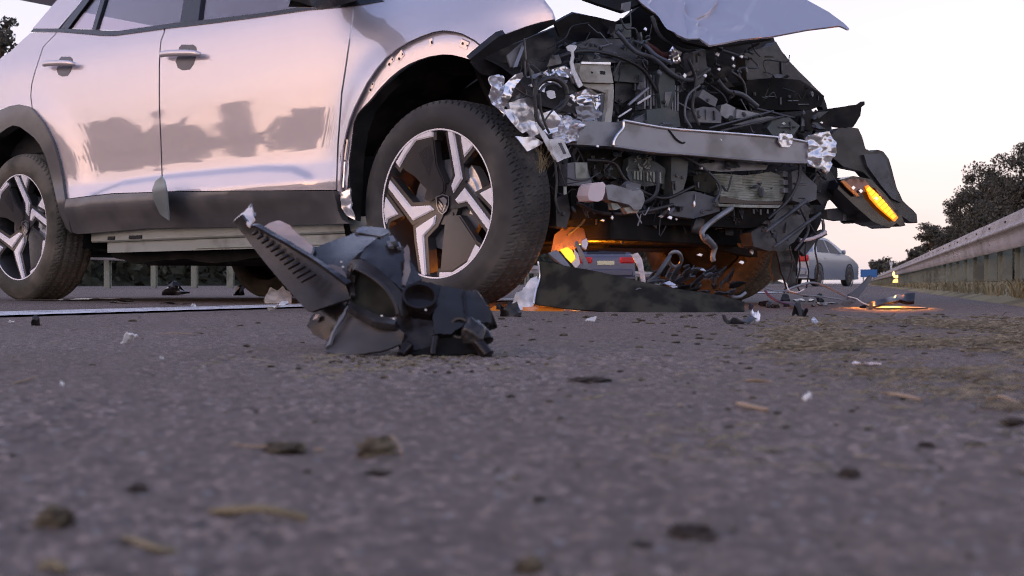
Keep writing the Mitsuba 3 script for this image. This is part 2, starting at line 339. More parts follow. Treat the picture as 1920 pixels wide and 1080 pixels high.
# trees
def crown(rng, h, r, z0, n, leaf, clumps=26, flat=1.0):
    C = rng.normal(0, 1, (clumps, 3)); C /= np.linalg.norm(C, axis=1, keepdims=True); C *= rng.random((clumps, 1)) ** 0.5
    C = C * [r, r, (h - z0) / 2] + [0, 0, (h + z0) / 2]
    taper = 1 - 0.5 * np.clip((C[:, 2] - z0) / (h - z0), 0, 1)
    C[:, :2] *= taper[:, None]
    cr = r * rng.uniform(0.20, 0.42, clumps)
    k = rng.integers(0, clumps, n); d = rng.normal(0, 1, (n, 3)); d /= np.linalg.norm(d, axis=1, keepdims=True); d *= rng.random((n, 1)) ** 0.45
    p = C[k] + d * cr[k][:, None] * [1, 1, 0.65 * flat]
    u = rng.normal(0, 1, (n, 3)); u /= np.linalg.norm(u, axis=1, keepdims=True); v = np.cross(u, rng.normal(0, 1, (n, 3))); v /= np.linalg.norm(v, axis=1, keepdims=True)
    s = leaf * rng.uniform(0.5, 1.3, (n, 1))
    V = np.stack([p - u * s, p + v * s * 0.55, p + u * s, p - v * s * 0.55], 1).reshape(-1, 3); b = np.arange(n)[:, None] * 4
    return trimesh.Trimesh(V, np.vstack([b + [0, 1, 2], b + [0, 2, 3]]), process=False), C
def tree_meshes(seed, h, r, z0, n=2600, leaf=0.22, clumps=26):
    rng = np.random.default_rng(seed); c, C = crown(rng, h, r, z0, n, leaf, clumps)
    lean = rng.normal(0, 0.03, 2) * h
    tr = [tube(smooth_poly([[0, 0, 0], [lean[0] * .4, lean[1] * .3, h * .4], [lean[0], lean[1], h * 0.85]], 4), np.linspace(h * 0.022, h * 0.006, 9), 7)]
    for q in C[:: max(1, len(C) // 14)]:
        b = np.array([lean[0] * .5, lean[1] * .5, min(q[2] * 0.8, h * .75)])
        tr.append(tube([b, (b + q) / 2 + [0, 0, 0.05 * h * 0.3], q], [h * 0.009, h * 0.006, h * 0.003], 5))
    return c, cat(tr)
scene['leaf_dark'] = {'type': 'twosided', 'bsdf': {'type': 'diffuse', 'reflectance': mikit.proc(lambda p, n, uv: mix((0.085, 0.083, 0.070), (0.135, 0.125, 0.102), noise(p.x * 0.9, p.y * 0.9, p.z * 0.9)))}}
mat('bark', grime((0.10, 0.07, 0.05), (0.05, 0.04, 0.03), 4), 0.9, 0, 0.1)
def put_tree(name, label, cat_, seed, px, top, Y, r, z0f=0.25, n=2600, leaf=0.2, clumps=26, group=None, x=None, h=None):
    x = (px - 960) / FOC * Y if x is None else x
    h = CAM_Z + (HOR - top) / FOC * Y if h is None else h
    c, t = tree_meshes(seed, h, r, h * z0f, n, leaf, clumps)
    k = thing(name, label, cat_, group)
    for m, nm, mt in ((c, 'crown', 'leaf_dark'), (t, 'trunk', 'bark')):
        m.vertices = m.vertices + [x, Y, 0]; part(k, nm, m, mt, False)
RT = [('tall bushy tree at the right edge of the picture, highest above the guard rail', 1945, 240, 70, 2.9), ('broad rounded tree with a knobbly top, second from the right edge', 1888, 288, 84, 3.2),
      ('rounded tree with a side tuft, third from the right edge', 1842, 305, 95, 3.0), ('sloping leafy tree at the left flank of the big tree clump', 1806, 352, 108, 2.9),
      ('low bushy tree at the foot of the big clump, next to the gap', 1784, 408, 112, 1.9)]
for q, (lb, px, top, Y, r) in enumerate(RT): put_tree('roadside_tree', lb, 'tree', 20 + q, px, top, Y, r, 0.12, 15000, 0.11, 46)
put_tree('pine_tree', 'small open crowned pine standing alone left of the big tree clump', 'tree', 41, 1747, 411, 130, 2.3, 0.45, 2600, 0.17, 16)
put_tree('roadside_tree', 'low dark shrub-like tree just left of the lone pine', 'tree', 42, 1722, 456, 150, 2.6, 0.1, 1800, 0.25, 18)
put_tree('roadside_tree', 'far rounded tree beside the thin pole, right of it', 'tree', 43, 1693, 481, 220, 3.6, 0.1, 1500, 0.35, 16)
put_tree('roadside_tree', 'farthest rounded tree above the blue sign', 'tree', 44, 1655, 486, 240, 4.2, 0.1, 1500, 0.35, 16)
put_tree('pine_tree', 'pine with bare twigs showing behind the car tail at the upper left corner', 'tree', 45, -6, 20, 60, 1.9, 0.72, 2200, 0.13, 20)
rng = np.random.default_rng(77); yy = -9.0
protos = [tree_meshes(100 + q, 1.0, (0.24, 0.36, 0.30, 0.20, 0.40)[q], (0.05, 0.22, 0.12, 0.05, 0.35)[q], 3600, 0.025, (16, 34, 26, 14, 30)[q]) for q in range(5)]
pd = [(mikit.ply(c, 'leaf_dark', smooth=False), mikit.ply(t, 'bark', smooth=False)) for c, t in protos]
k = 0
while yy < 42:
    h = rng.uniform(11.0, 20.0) * (1.2 if rng.random() < 0.2 else 1.0); x = -128 + rng.uniform(-12, 12); w = rng.uniform(0.26, 0.5); rz = rng.uniform(0, 360)
    key = thing('far_side_tree', 'tree of the dark row across the motorway, seen as a reflection in the car doors', 'tree', 'trees reflected in the doors')
    M = T().translate([x, yy, 0]).rotate([0, 0, 1], rz).scale([h * w, h * w, h])
    for d, nm in zip(pd[int(rng.integers(5))], ('crown', 'trunk')): scene[key + '__' + nm] = {**d, 'to_world': M}
    yy += rng.uniform(0.35, 1.2); k += 1
Nu = 40000; uy = rng.uniform(-40, 75, Nu); uz = rng.random(Nu) ** .9 * (6.5 + 12.5 * nfbm(np.c_[uy * .45, uy * 0, uy * 0], 4, 9)); ux = -122 + rng.normal(0, 2.5, Nu)
struct('undergrowth', leaf_mass(rng, np.stack([ux, uy, uz], 1), .22, .62), 'hedge_leaf', kind='stuff'); labels['undergrowth'] |= {'label': 'dark undergrowth at the foot of the trees across the motorway, mirrored in the doors', 'category': 'undergrowth'}
# the same row far beyond the barrier, seen low down under the car
yy = 75.0
while yy < 330:
    h = rng.uniform(5.5, 9.0); x = -33 + rng.uniform(-4, 4) + SL * (yy - 20); w = rng.uniform(1.1, 1.5)
    key = thing('far_side_tree', 'tree of the dark row behind the low barrier, its foot seen beneath the car', 'tree', 'trees behind the low barrier')
    M = T().translate([x, yy, -0.4]).rotate([0, 0, 1], rng.uniform(0, 360)).scale([h * w, h * w, h])
    for d, nm in zip(pd[int(rng.integers(5))], ('crown', 'trunk')): scene[key + '__' + nm] = {**d, 'to_world': M}
    yy += rng.uniform(4.0, 6.5) * (1 + (yy - 75) / 200); k += 1
mat('hedge_leaf', grime((0.045, 0.047, 0.035), (0.08, 0.08, 0.055), 1.2), 0.9, 0, 0.1)
Nh = 42000; hy = 12 + 300 * rng.random(Nh) ** 1.5; hx = -24 + SL * (hy - 10) + rng.normal(0, 0.7, Nh); hz = rng.random(Nh) ** 0.8 * (2.2 + 0.8 * nfbm(np.c_[hy * .25, hy * 0, hy * 0], 3, 3))
sz = rng.uniform(.14, .34, (Nh, 1)); u = rng.normal(0, 1, (Nh, 3)); u /= np.linalg.norm(u, axis=1, keepdims=True); v = np.cross(u, rng.normal(0, 1, (Nh, 3))); v /= np.linalg.norm(v, axis=1, keepdims=True)
p = np.stack([hx, hy, hz], 1); b = np.arange(Nh)[:, None] * 4
struct('hedge', trimesh.Trimesh(np.stack([p - u * sz, p + v * sz * .6, p + u * sz, p - v * sz * .6], 1).reshape(-1, 3), np.vstack([b + [0, 1, 2], b + [0, 2, 3]]), process=False), 'hedge_leaf', kind='stuff')
labels['hedge'] |= {'label': 'low dark scrub along the far verge, seen between the barrier posts', 'category': 'hedge'}

ey = np.concatenate([np.linspace(-30, 120, 151), np.linspace(124, 420, 60)]); ex = np.linspace(-7, 5, 25)
EX, EY = np.meshgrid(ex, ey); EZ = np.clip(1 - np.abs(EX + 1) / 4.5, 0, 1) ** 0.8 * (1.35 + 0.9 * nfbm(np.stack([EX * .4, EY * .3, EX * 0], -1), 4, 6)) - 0.05
EP = np.stack([EX - 26.5 + SL * (EY - 10), EY, EZ], -1); n0, n1 = EX.shape; i, j = np.meshgrid(np.arange(n0 - 1), np.arange(n1 - 1), indexing='ij'); a = i * n1 + j
struct('embankment', trimesh.Trimesh(EP.reshape(-1, 3), np.vstack([np.stack([a, a + 1, a + n1 + 1], -1).reshape(-1, 3), np.stack([a, a + n1 + 1, a + n1], -1).reshape(-1, 3)]), process=False), 'bank_soil', smooth=True)
mat('bank_soil', grime((0.035, 0.036, 0.026), (0.065, 0.065, 0.045), 1.5), 0.95, 0, 0.1)
# ------------------------------------------------------------------ the wrecked car: local frame s (forward), t (across, away from us), z
CO = np.array([-0.258, 3.937]); CU = np.array([0.779, -0.627]); CV = np.array([0.627, 0.779])
def W(s, t, z):
    s, t, z = np.broadcast_arrays(*[np.asarray(q, float) for q in (s, t, z)])
    return np.stack([CO[0] + CU[0] * s + CV[0] * t, CO[1] + CU[1] * s + CV[1] * t, z], -1)
RC = np.array([[CU[0], CV[0], 0], [CU[1], CV[1], 0], [0, 0, 1.0]])          # local axes as columns
def cbox(s, t, z, size, bevel=0.004): return box(W(s, t, z), size, RC, bevel)
WZ, WR, WBASE = 0.342, 0.345, 2.615
PZ = np.array([0.0, 0.20, 0.30, 0.36, 0.44, 0.48, 0.52, 0.545, 0.57, 0.60, 0.66, 0.72, 0.78, 0.84, 0.92, 1.00, 1.06, 1.12, 1.18, 1.30, 1.60])
PT = np.array([0.10, 0.075, 0.052, 0.030, 0.016, 0.026, 0.0372, 0.0394, 0.0404, 0.0406, 0.0395, 0.0384, 0.0382, 0.0396, 0.0444, 0.0524, 0.062, 0.078, 0.100, 0.145, 0.285])
from scipy.interpolate import PchipInterpolator
BODY = PchipInterpolator(PZ, PT)
def body_t(s, z):
    """Depth of the body's skin at (s, z): doors hollow, shoulders leaning in, wings swelling round the wheels."""
    s, z = np.asarray(s, float), np.asarray(z, float)
    t = BODY(np.clip(z, 0, 1.6))
    rf = np.hypot(s, (z - 0.36)); rr = np.hypot(s + WBASE, z - 0.36)
    f = 1 / (1 + np.exp(np.clip((s + 0.43) / -0.045, -60, 60)))
    wing = 0.030 + 0.05 * (z - 0.8) + 3.6 * np.clip(z - 0.90, 0, 1) ** 2 - 0.044 * np.exp(-(np.maximum(rf - 0.50, 0) / 0.085) ** 2)
    t = t * (1 - f) + np.minimum(wing, 0.6) * f
    t = t - 0.011 * np.exp(-(np.clip(rr - 0.50, 0, 9) / 0.085) ** 2) * np.clip((1.12 - z) / 0.2, 0, 1)
    t = t + 0.25 * np.clip(-2.75 - s, 0, 0.8) ** 2 + 0.35 * np.clip(s - 0.42, 0, 9) ** 2
    t = t + 0.0011 * (nnoise(np.stack([s * 4.2, z * 11.0, s * 0 + 2.0], -1), 3) - 0.5) * np.clip((0.95 - z) / 0.2, 0, 1)      # slight waves of pressed sheet metal
    # the crease low on the doors: the strip under it stands proud
    zc = np.interp(s, [-2.05, -1.95, -1.8, -1.5, -1.2, -0.9, -0.72, -0.60], [0.455, 0.475, 0.505, 0.515, 0.516, 0.514, 0.500, 0.462])
    q = 1 / (1 + np.exp(np.clip((z - zc) / 0.0035, -50, 50))); wd = np.clip((s + 2.08) / 0.08, 0, 1) * np.clip((-0.58 - s) / 0.06, 0, 1)
    t = t - 0.011 * q * wd * np.clip((z - 0.36) / 0.06, 0, 1)
    return t
def on_body(px, py, off=0.0, it=14):
    """(s, z) of the points of the body's skin seen at the given columns and rows."""
    px, py = np.asarray(px, float), np.asarray(py, float); a, b = ray(px, py); t = np.zeros_like(a) + 0.03
    for _ in range(it):
        s = (a * (CO[1] + CV[1] * t) - CO[0] - CV[0] * t) / (CU[0] - CU[1] * a)
        Y = CO[1] + CU[1] * s + CV[1] * t; z = CAM_Z + b * Y
        t = 0.5 * t + 0.5 * (body_t(s, z) + off)
    return np.stack([s, z], -1)
def skin(outline, off=0.0, th=0.012, res=0.022, shape=None, holes=(), fine=6):
    """A body panel: an outline traced on the skin, filled, curved like the body and th thick."""
    o = resample(outline, fine); sz = on_body(o[:, 0], o[:, 1], off)
    hz = [on_body(*np.array(h, float).T, off) for h in holes]
    V, F = tri2(sz, res, hz)
    t = body_t(V[:, 0], V[:, 1]) + off
    if shape is not None: t = t + shape(V[:, 0], V[:, 1])
    P = W(V[:, 0], t, V[:, 1]); B = W(V[:, 0], t + th, V[:, 1])
    n = vnorm(P, F)
    if (n @ np.r_[CV, 0]).sum() > 0: F = F[:, ::-1]
    return thicken(P, F, B)
CAR = thing('crashed_car', 'silver car with its whole front torn open and hood buckled, standing across the road', 'car')
def cp(name, mesh, m, smooth=35, label=None, parent=None, stuff=False): return part(CAR if parent is None else parent, name, mesh, m, smooth, label, stuff)

seam_f = [(664, 12), (660, 45), (655, 82), (648, 130), (641, 175), (634, 270), (631, 356)]       # door / wing
seam_m = [(309, 54), (308, 62), (302, 77), (300, 100), (299, 125), (299, 200), (302, 270), (304, 331), (308, 359)]
seam_r = [(108, 60), (103, 66), (92, 77), (81, 89), (76, 105), (66, 135), (60, 158), (58, 180), (61, 204)]
arch_r_out = [(61, 204), (82, 230), (93, 250), (102, 270), (112, 305), (117, 331), (123, 374)]
arch_r_l = [(-70, 268), (-35, 228), (0, 207), (18, 199), (35, 196), (50, 199), (61, 204)]
def shift(pts, dx, dy=0): return [(x + dx, y + dy) for x, y in pts]
sill_top = [(308, 359), (284, 360), (214, 362), (159, 368), (123, 373)]
fd = cp('front_door', skin(shift(seam_f, -1.6) + [(480, 357), (314, 358.5)] + shift(seam_m, 1.3)[::-1] + [(340, 49), (400, 43.5), (480, 33), (575, 19.5)], res=0.0105), 'paint')
rd = cp('rear_door', skin(shift(seam_m, -1.0) + sill_top[1:] + shift(arch_r_out, 1)[::-1] + shift(seam_r, 1.0)[::-1] + [(135, 61), (160, 64), (190, 67), (215, 67), (260, 61)], res=0.0105), 'paint')
cp('rear_quarter_panel', skin(shift(seam_r, -0.8) + arch_r_l[::-1][1:] + [(-75, 290), (-75, 150), (-40, 140), (-14, 133), (-4, 116), (4, 107), (20, 97), (42, 76), (58, 62)], res=0.028), 'paint')
# front wing: leaves the frame at its top, torn off at the front
arch_f_out = [(906, 88), (890, 75), (867, 63), (850, 59), (830, 57), (812, 60), (792, 67), (767, 78), (742, 93), (722, 110), (705, 130), (688, 155), (675, 180), (664, 202), (655, 225), (648, 250), (643, 275), (639, 310), (637, 345), (640, 366)]
arch_f_in = [(882, 112), (865, 107), (848, 103), (830, 102), (805, 106), (786, 112), (767, 120), (748, 132), (730, 147), (711, 167), (692, 190), (679, 203), (670, 214), (664, 245), (660, 272), (656, 300), (653, 330), (651, 352), (652, 368)]
wing = shift(seam_f, 1.6) + [(633, 364)] + arch_f_out[::-1] + [(937, 68), (985, 50), (1012, 42), (1040, 36), (1034, 20), (1019, 0), (1000, -28), (880, -30), (760, -26), (680, -14)]
cp('front_wing', skin(wing, res=0.018, th=0.006), 'paint')
fl = cp('wheel_arch_flange', skin(arch_f_out + arch_f_in[::-1], off=0.016, th=0.010, res=0.014, fine=4), 'paint', label='bare silver arch edge with clip holes where the trim was torn off')
ridge = [on_body(x, y, 0.004) for x, y in arch_f_out]
cp('arch_groove_shade', tube([W(s, body_t(s, z) + 0.006, z) for s, z in (on_body(x, y, 0.006) for x, y in arch_f_out)], 0.0055, 6), 'handle_shadow')  # dark bead along the flange; shade of a groove put into its colour
def on_flange(px, py, off=0.010):
    s, z = on_body(px, py, off); return W(s, body_t(s, z) + off, z)
for x, y, an in ((697, 163, 58), (733, 116, 45), (752, 106, 40), (810, 80, 12), (872, 84, -25)):
    ca, sa = math.cos(math.radians(an)), math.sin(math.radians(an)); R2 = RC @ np.array([[ca, 0, -sa], [0, 1, 0], [sa, 0, ca]])
    w = 0.042 if an not in (12,) else 0.02
    c = cp('clip_pad', box(on_flange(x, y, 0.0192), (w, 0.010, 0.030), R2, 0.003), 'paint', parent=fl)
    cp('clip_hole', cat([box(on_flange(x, y, 0.0142) + R2 @ np.array([dx, 0, 0.0]), (sw, 0.003, sw), R2) for dx, sw in ((-0.011, 0.008), (0.010, 0.005))] if w > .03 else [box(on_flange(x, y, 0.0142), (0.006, 0.003, 0.010), R2)]), 'interior_dark', False, parent=fl)
# ribbed lower leg of the wing
for q, (x0, y0, x1, y1) in enumerate(((653, 262, 648, 300), (648, 304, 645, 352))):
    cp('leg_rib', tube([on_flange(x0, y0, 0.010), on_flange(x1, y1, 0.010)], 0.006, 6), 'torn_silver', parent=fl)
cp('torn_wing_foot', sheet([(638, 362, 4.10), (655, 352, 4.08), (658, 385, 4.08), (664, 412, 4.07), (648, 404, 4.10), (639, 388, 4.11)], 0.006, 4, 0.012, 30, 5), 'torn_silver')
# trim below the windows, pillars, glass, roof
belt_lo = [(58, 60), (110, 60), (160, 64), (190, 67), (215, 67), (260, 61), (309, 54), (400, 43.5), (480, 33), (575, 19.5), (664, 11.5), (720, 2)]
belt_hi = [(63, 54), (125, 54.5), (175, 55.5), (200, 58), (225, 58), (280, 50), (338, 42), (368, 39.5), (480, 26), (572, 12.5), (640, 4), (700, -6)]
cp('window_trim', skin(belt_lo + belt_hi[::-1], off=-0.004, th=0.02, res=0.02), 'gloss_black')
cp('rear_pillar', skin([(62, 53.5), (110, 53.5), (112, 52), (168, -14), (185, -60), (160, -60), (108, 0)], off=0.004, th=0.03, res=0.03), 'paint')
cp('window_frame', skin([(114, 54), (128, 54), (176, -10), (200, -60), (186, -60), (166, -14)], off=-0.002, th=0.02, res=0.02), 'gloss_black')
cp('window_frame', skin([(173, 55.2), (180, 55.6), (200, -10), (216, -60), (208, -60), (192, -10)], off=-0.001, th=0.02, res=0.02), 'gloss_black')
cp('door_pillar', skin([(338.5, 41.6), (368, 39), (372, 0), (380, -60), (352, -60), (345, 0)], off=0.0, th=0.02, res=0.02), 'gloss_black')
cp('window_frame', skin([(366, 39.6), (372, 39), (377, 0), (384, -60), (377, -60), (371, 0)], off=-0.004, th=0.02, res=0.02), 'gloss_black')
cp('quarter_window', skin([(128, 54), (173, 55), (194, -10), (208, -60), (200, -60), (176, -10)], off=0.010, th=0.004, res=0.03), 'tinted_glass', False)
cp('rear_window', skin([(180, 56), (225, 57.6), (280, 50), (338, 41.6), (345, 0), (352, -60), (216, -60), (200, -10)], off=0.010, th=0.004, res=0.04), 'tinted_glass', False)
cp('front_window', skin([(372, 39), (480, 26), (572, 12.5), (640, 4), (690, -5), (600, -60), (384, -60), (377, 0)], off=0.010, th=0.004, res=0.04), 'tinted_glass', False)
mi_ = sheet([(520, -3, 4.12), (560, 4, 4.10), (590, 14, 4.12), (603, 19, 4.22), (625, 14, 4.26), (668, 2, 4.28), (672, -30, 4.26), (560, -50, 4.06), (505, -30, 4.02)], 0.10, 8, 0.004, 6, 3)
cp('door_mirror', mi_, 'black_plastic', 40)
# handles
def handle(px, py, w, door, k=1.0):
    s, z = on_body(px, py, 0.0); t = body_t(s, z); out = []
    h = 0.022 * k
    hb = cp('handle_recess_shade', None or skin([(px + x * w, py + y * w) for x, y in ((-0.16, -0.03), (-0.15, -0.20), (-0.08, -0.27), (0.22, -0.27), (0.29, -0.2), (0.29, 0.0), (0.22, 0.22), (0.12, 0.36), (-0.06, 0.38), (-0.18, 0.32), (-0.24, 0.15))], off=-0.0015, th=0.002, res=0.008, fine=2), 'handle_shadow', parent=door)  # dark patch laid on the skin, coloured as the shade inside the recess
    pts = [(-0.50, 0.03), (-0.44, 0.0), (-0.2, -0.02), (0.2, -0.03), (0.42, -0.02), (0.5, 0.0)]
    P, rr = [], (0.55, 0.95, 1.0, 1.0, 0.85, 0.6)
    for (x, y), o in zip(pts, (0.012, 0.028, 0.036, 0.036, 0.03, 0.014)):
        ss, zz = on_body(px + x * w, py + y * w, 0.0); P.append(W(ss, body_t(ss, zz) - o, zz))
    m = tube(smooth_poly(P, 4), np.interp(np.arange(21) / 20, np.linspace(0, 1, 6), rr) * h * 0.62, 12)
    c = m.vertices.mean(0); d = (m.vertices - c) @ np.r_[CV, 0]; m.vertices = m.vertices - np.outer(d * 0.35, np.r_[CV, 0])
    cp('door_handle', m, 'paint', True, parent=door)
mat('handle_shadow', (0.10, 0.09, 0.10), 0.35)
handle(347, 104, 74, fd); handle(120, 122, 57, rd)
# sill trim with the bare sill under it
clad = [(123, 374), (159, 369.5), (214, 363.5), (284, 361.5), (308, 360.5), (480, 358.5), (631, 358), (634, 395), (642, 412), (655, 419), (480, 424), (275, 428), (147, 439), (136, 436), (130, 420)]
cp('sill_trim', skin(clad, off=-0.010, th=0.03, res=0.022, shape=lambda s, z: -0.012 * np.exp(-((z - 0.40) / 0.035) ** 2)), 'cladding_plastic')
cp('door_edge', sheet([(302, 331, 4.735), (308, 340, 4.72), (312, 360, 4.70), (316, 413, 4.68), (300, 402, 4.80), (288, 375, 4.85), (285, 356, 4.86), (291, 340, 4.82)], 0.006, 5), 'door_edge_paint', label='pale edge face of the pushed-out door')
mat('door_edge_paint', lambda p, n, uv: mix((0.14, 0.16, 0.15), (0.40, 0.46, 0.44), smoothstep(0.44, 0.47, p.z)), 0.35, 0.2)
cp('arch_trim', skin(shift(arch_r_out, -1)[::-1] + arch_r_l[::-1][1:] + [(-72, 300)] + [(-40, 268), (0, 250), (14, 240), (25, 235), (38, 238), (50, 247), (64, 258), (75, 272), (86, 295), (96, 330), (104, 365), (112, 400), (124, 428), (134, 437), (131, 425)], off=-0.014, th=0.05, res=0.02), 'cladding_plastic')
def side_box(s0, s1, t0, t1, z0, z1, bevel=0.006): return cbox((s0 + s1) / 2, (t0 + t1) / 2, (z0 + z1) / 2, (s1 - s0, t1 - t0, z1 - z0), bevel)
sl = cp('sill_beam', side_box(-2.12, -0.36, 0.075, 0.16, 0.262, 0.318), 'sill_grey', False)
cp('sill_flange', side_box(-2.02, -0.36, 0.095, 0.10, 0.215, 0.262, 0.001), 'sill_grey', False, parent=sl)
cp('sill_flange', side_box(-1.38, -0.37, 0.088, 0.094, 0.222, 0.259, 0.001), 'sill_grey', False, parent=sl)
cp('jacking_slot', cat([side_box(-1.98 + d, -1.93 + d, 0.070, 0.078, 0.27, 0.285, 0.001) for d in (0, 0.16, 0.2)]), 'interior_dark', False, parent=sl)
pl = [(-2.1, 0.20), (-1.9, 0.165), (-1.6, 0.185), (-1.35, 0.165), (-1.1, 0.18), (-0.95, 0.215), (-0.8, 0.19), (-0.55, 0.16), (-0.4, 0.19)]
Vp = []
for s_, z_ in [(a_, b_) for a_, b_ in smooth_poly(pl, 6)]: Vp.append((s_, z_ + 0.02 * (nnoise(np.array([s_ * 14, 0.3, 0.7])) - .5)))
Vp = np.array(Vp); pol = np.vstack([Vp, [(-0.36, 0.30), (-2.15, 0.30)]])
Vt, Ft = tri2(pol, 0.04); cp('torn_underbody_edge', thicken(W(Vt[:, 0], 0.17 + 0 * Vt[:, 0], Vt[:, 1]), Ft, W(Vt[:, 0], 0.18 + 0 * Vt[:, 0], Vt[:, 1])), 'liner_black', False)
# shell behind the panels
cp('floor_pan', cat([side_box(-3.3, -0.42, 0.19, 1.57, 0.225, 0.32), side_box(-0.42, 0.42, 0.42, 1.35, 0.225, 0.32)]), 'liner_black', False)
cp('exhaust_pipe', hose([W(-2.6, 0.7, 0.20), W(-1.6, 0.78, 0.19), W(-0.7, 0.8, 0.20), W(0.1, 0.85, 0.24)], 0.028), 'dark_metal', True)
cp('firewall', side_box(-0.50, -0.44, 0.08, 1.66, 0.30, 1.02), 'interior_dark', False)
cp('door_inner', cat([side_box(-2.2, -0.48, 0.075, 0.10, 0.32, 1.02), side_box(-3.3, -2.2, 0.16, 0.18, 0.70, 1.1)]), 'interior_dark', False)
cp('dashboard', side_box(-0.9, -0.45, 0.10, 1.66, 0.80, 1.03, 0.05), 'interior_dark', 40)
for t_ in (0.5, 1.25):
    cp('seat', cat([side_box(-1.45, -0.95, t_ - .24, t_ + .24, 0.45, 0.60, .06), box(W(-1.52, t_, 0.88), (0.14, 0.46, 0.66), RC @ np.array([[math.cos(.3), 0, -math.sin(.3)], [0, 1, 0], [math.sin(.3), 0, math.cos(.3)]]).T, 0.05)]), 'interior_dark', 40)
def far_skin(poly, t0, th, m, nm):
    V, F = tri2(np.array(poly, float), 0.08); f = lambda z: t0 - np.clip(z - 1.08, 0, 9) * 0.36
    cp(nm, thicken(W(V[:, 0], f(V[:, 1]), V[:, 1]), F, W(V[:, 0], f(V[:, 1]) - th, V[:, 1])), m, 40)
wf = [(0.48 * math.cos(q) - WBASE, WZ + 0.48 * math.sin(q)) for q in np.linspace(math.pi, 0, 10)]
far_skin([(-3.35, 0.42)] + wf + [(-0.52, 0.30), (-0.52, 1.04), (-2.25, 1.14), (-3.3, 1.14)], 1.72, 0.04, 'paint', 'far_side')
far_skin([(-0.55, 1.03), (-1.0, 1.07), (-1.9, 1.52), (-1.78, 1.54), (-1.25, 1.36)], 1.72, 0.05, 'paint', 'far_pillar')
far_skin([(-2.9, 1.14), (-3.3, 1.14), (-3.05, 1.50), (-2.75, 1.50)], 1.72, 0.05, 'paint', 'far_pillar')
far_skin([(-1.66, 1.09), (-1.78, 1.09), (-1.82, 1.5), (-1.72, 1.5)], 1.72, 0.05, 'interior_dark', 'far_pillar')
cp('roof', side_box(-3.05, -1.45, 0.24, 1.56, 1.50, 1.545, 0.02), 'paint', 40)
cp('rear_panel', side_box(-3.5, -3.42, 0.35, 1.5, 0.35, 1.1, 0.03), 'paint', 40)

# wheel arch liners
def liner(s0, r, t0, t1, a0, a1):
    an = np.radians(np.linspace(a0, a1, 30)); tt = np.linspace(t0, t1, 6); V = []
    for q in an:
        for k, t_ in enumerate(tt):
            rr = r + 0.010 * math.sin(q * 17) * (k > 1) + 0.012 * (nnoise(np.array([q * 4, t_ * 9, 1.0])) - 0.5); V.append(W(s0 + rr * math.cos(q), t_, WZ + 0.02 + rr * math.sin(q)))
    V = np.array(V); i, j = np.meshgrid(np.arange(29), np.arange(5), indexing='ij'); a = (i * 6 + j).ravel()
    F = np.vstack([np.stack([a, a + 1, a + 7], 1), np.stack([a, a + 7, a + 6], 1)])
    wall = tri2(np.array([(s0 + r * math.cos(q), WZ + .02 + r * math.sin(q)) for q in an]), 0.09)
    wl = thicken(W(wall[0][:, 0], t1, wall[0][:, 1]), wall[1], W(wall[0][:, 0], t1 + 0.02, wall[0][:, 1]))
    return cat([trimesh.Trimesh(V, F, process=False), wl])
cp('arch_liner', liner(0.0, 0.475, 0.045, 0.40, 35, 200), 'liner_black', 40)
cp('arch_liner', liner(-WBASE, 0.485, 0.05, 0.42, -15, 195), 'liner_black', 40)
cp('liner_flap', sheet([(664, 232, 4.16), (672, 215, 4.15), (690, 197, 4.14), (715, 170, 4.12), (745, 145, 4.10), (760, 152, 4.14), (730, 178, 4.15), (705, 210, 4.17), (690, 250, 4.18), (682, 310, 4.18), (679, 380, 4.16), (676, 415, 4.15), (660, 410, 4.13), (655, 370, 4.12), (657, 300, 4.14)], 0.006, 7, 0.006, 14, 2), 'liner_black', 40)

# wheels
def pw(poly):                                            # outline measured on the wheel's face, rim radius = 1
    return np.array([((x - 460) / 289, (500 - y) / 386) for x, y in poly])
RIM = 0.249
BRIGHT = {'spoke': [[(513, 112), (545, 116), (574, 380), (519, 446), (511, 408), (537, 360)], [(527, 482), (584, 425), (602, 450), (748, 632), (730, 662), (596, 494), (546, 502)],
                    [(427, 553), (424, 602), (376, 660), (408, 882), (384, 872), (344, 680), (336, 618)], [(209, 362), (201, 402), (320, 578), (416, 526), (396, 503), (310, 505)]],
          'rim_wedge': [[(580, 132), (632, 160), (655, 214), (596, 274), (586, 200)], [(671, 460), (748, 428), (764, 500), (757, 560), (736, 532)],
                        [(652, 712), (692, 742), (640, 808), (560, 862), (474, 890), (474, 848), (540, 848), (612, 800)], [(188, 450), (252, 543), (200, 565), (190, 600), (180, 520)],
                        [(243, 272), (262, 298), (300, 235), (352, 168), (442, 156), (442, 112), (380, 124), (308, 176)]]}
PLATES = [[(262, 298), (300, 236), (352, 168), (442, 156), (446, 300), (476, 392), (470, 440), (405, 490), (368, 470), (382, 420), (330, 350)],
          [(474, 848), (474, 600), (490, 562), (555, 560), (690, 738), (612, 800), (540, 848)]]
def ext(poly2, w0, w1, dish=0.035):
    """Outline on the wheel face (unit rim) -> solid between depths w0 and w1 behind the rim's lip, dished towards the hub."""
    V, F = tri2(poly2 * RIM, 0.012)
    d = dish * np.clip(1 - np.hypot(V[:, 0], V[:, 1]) / RIM, 0, 1) ** 1.2
    f = np.c_[V, w0 + d]; b = np.c_[V, w1 + d]
    return thicken(f, F, b)
def bevel_ext(poly2, w0, w1, bv=0.006, dish=0.035):
    P = Polygon(poly2 * RIM).buffer(0); q = P.buffer(-bv)
    if q.is_empty or q.geom_type != 'Polygon': return ext(poly2, w0, w1, dish)
    return cat([ext(np.array(q.exterior.coords)[:-1] / RIM, w0, w0 + 0.004, dish), ext(np.array(P.exterior.coords)[:-1] / RIM, w0 + 0.004, w1, dish)])
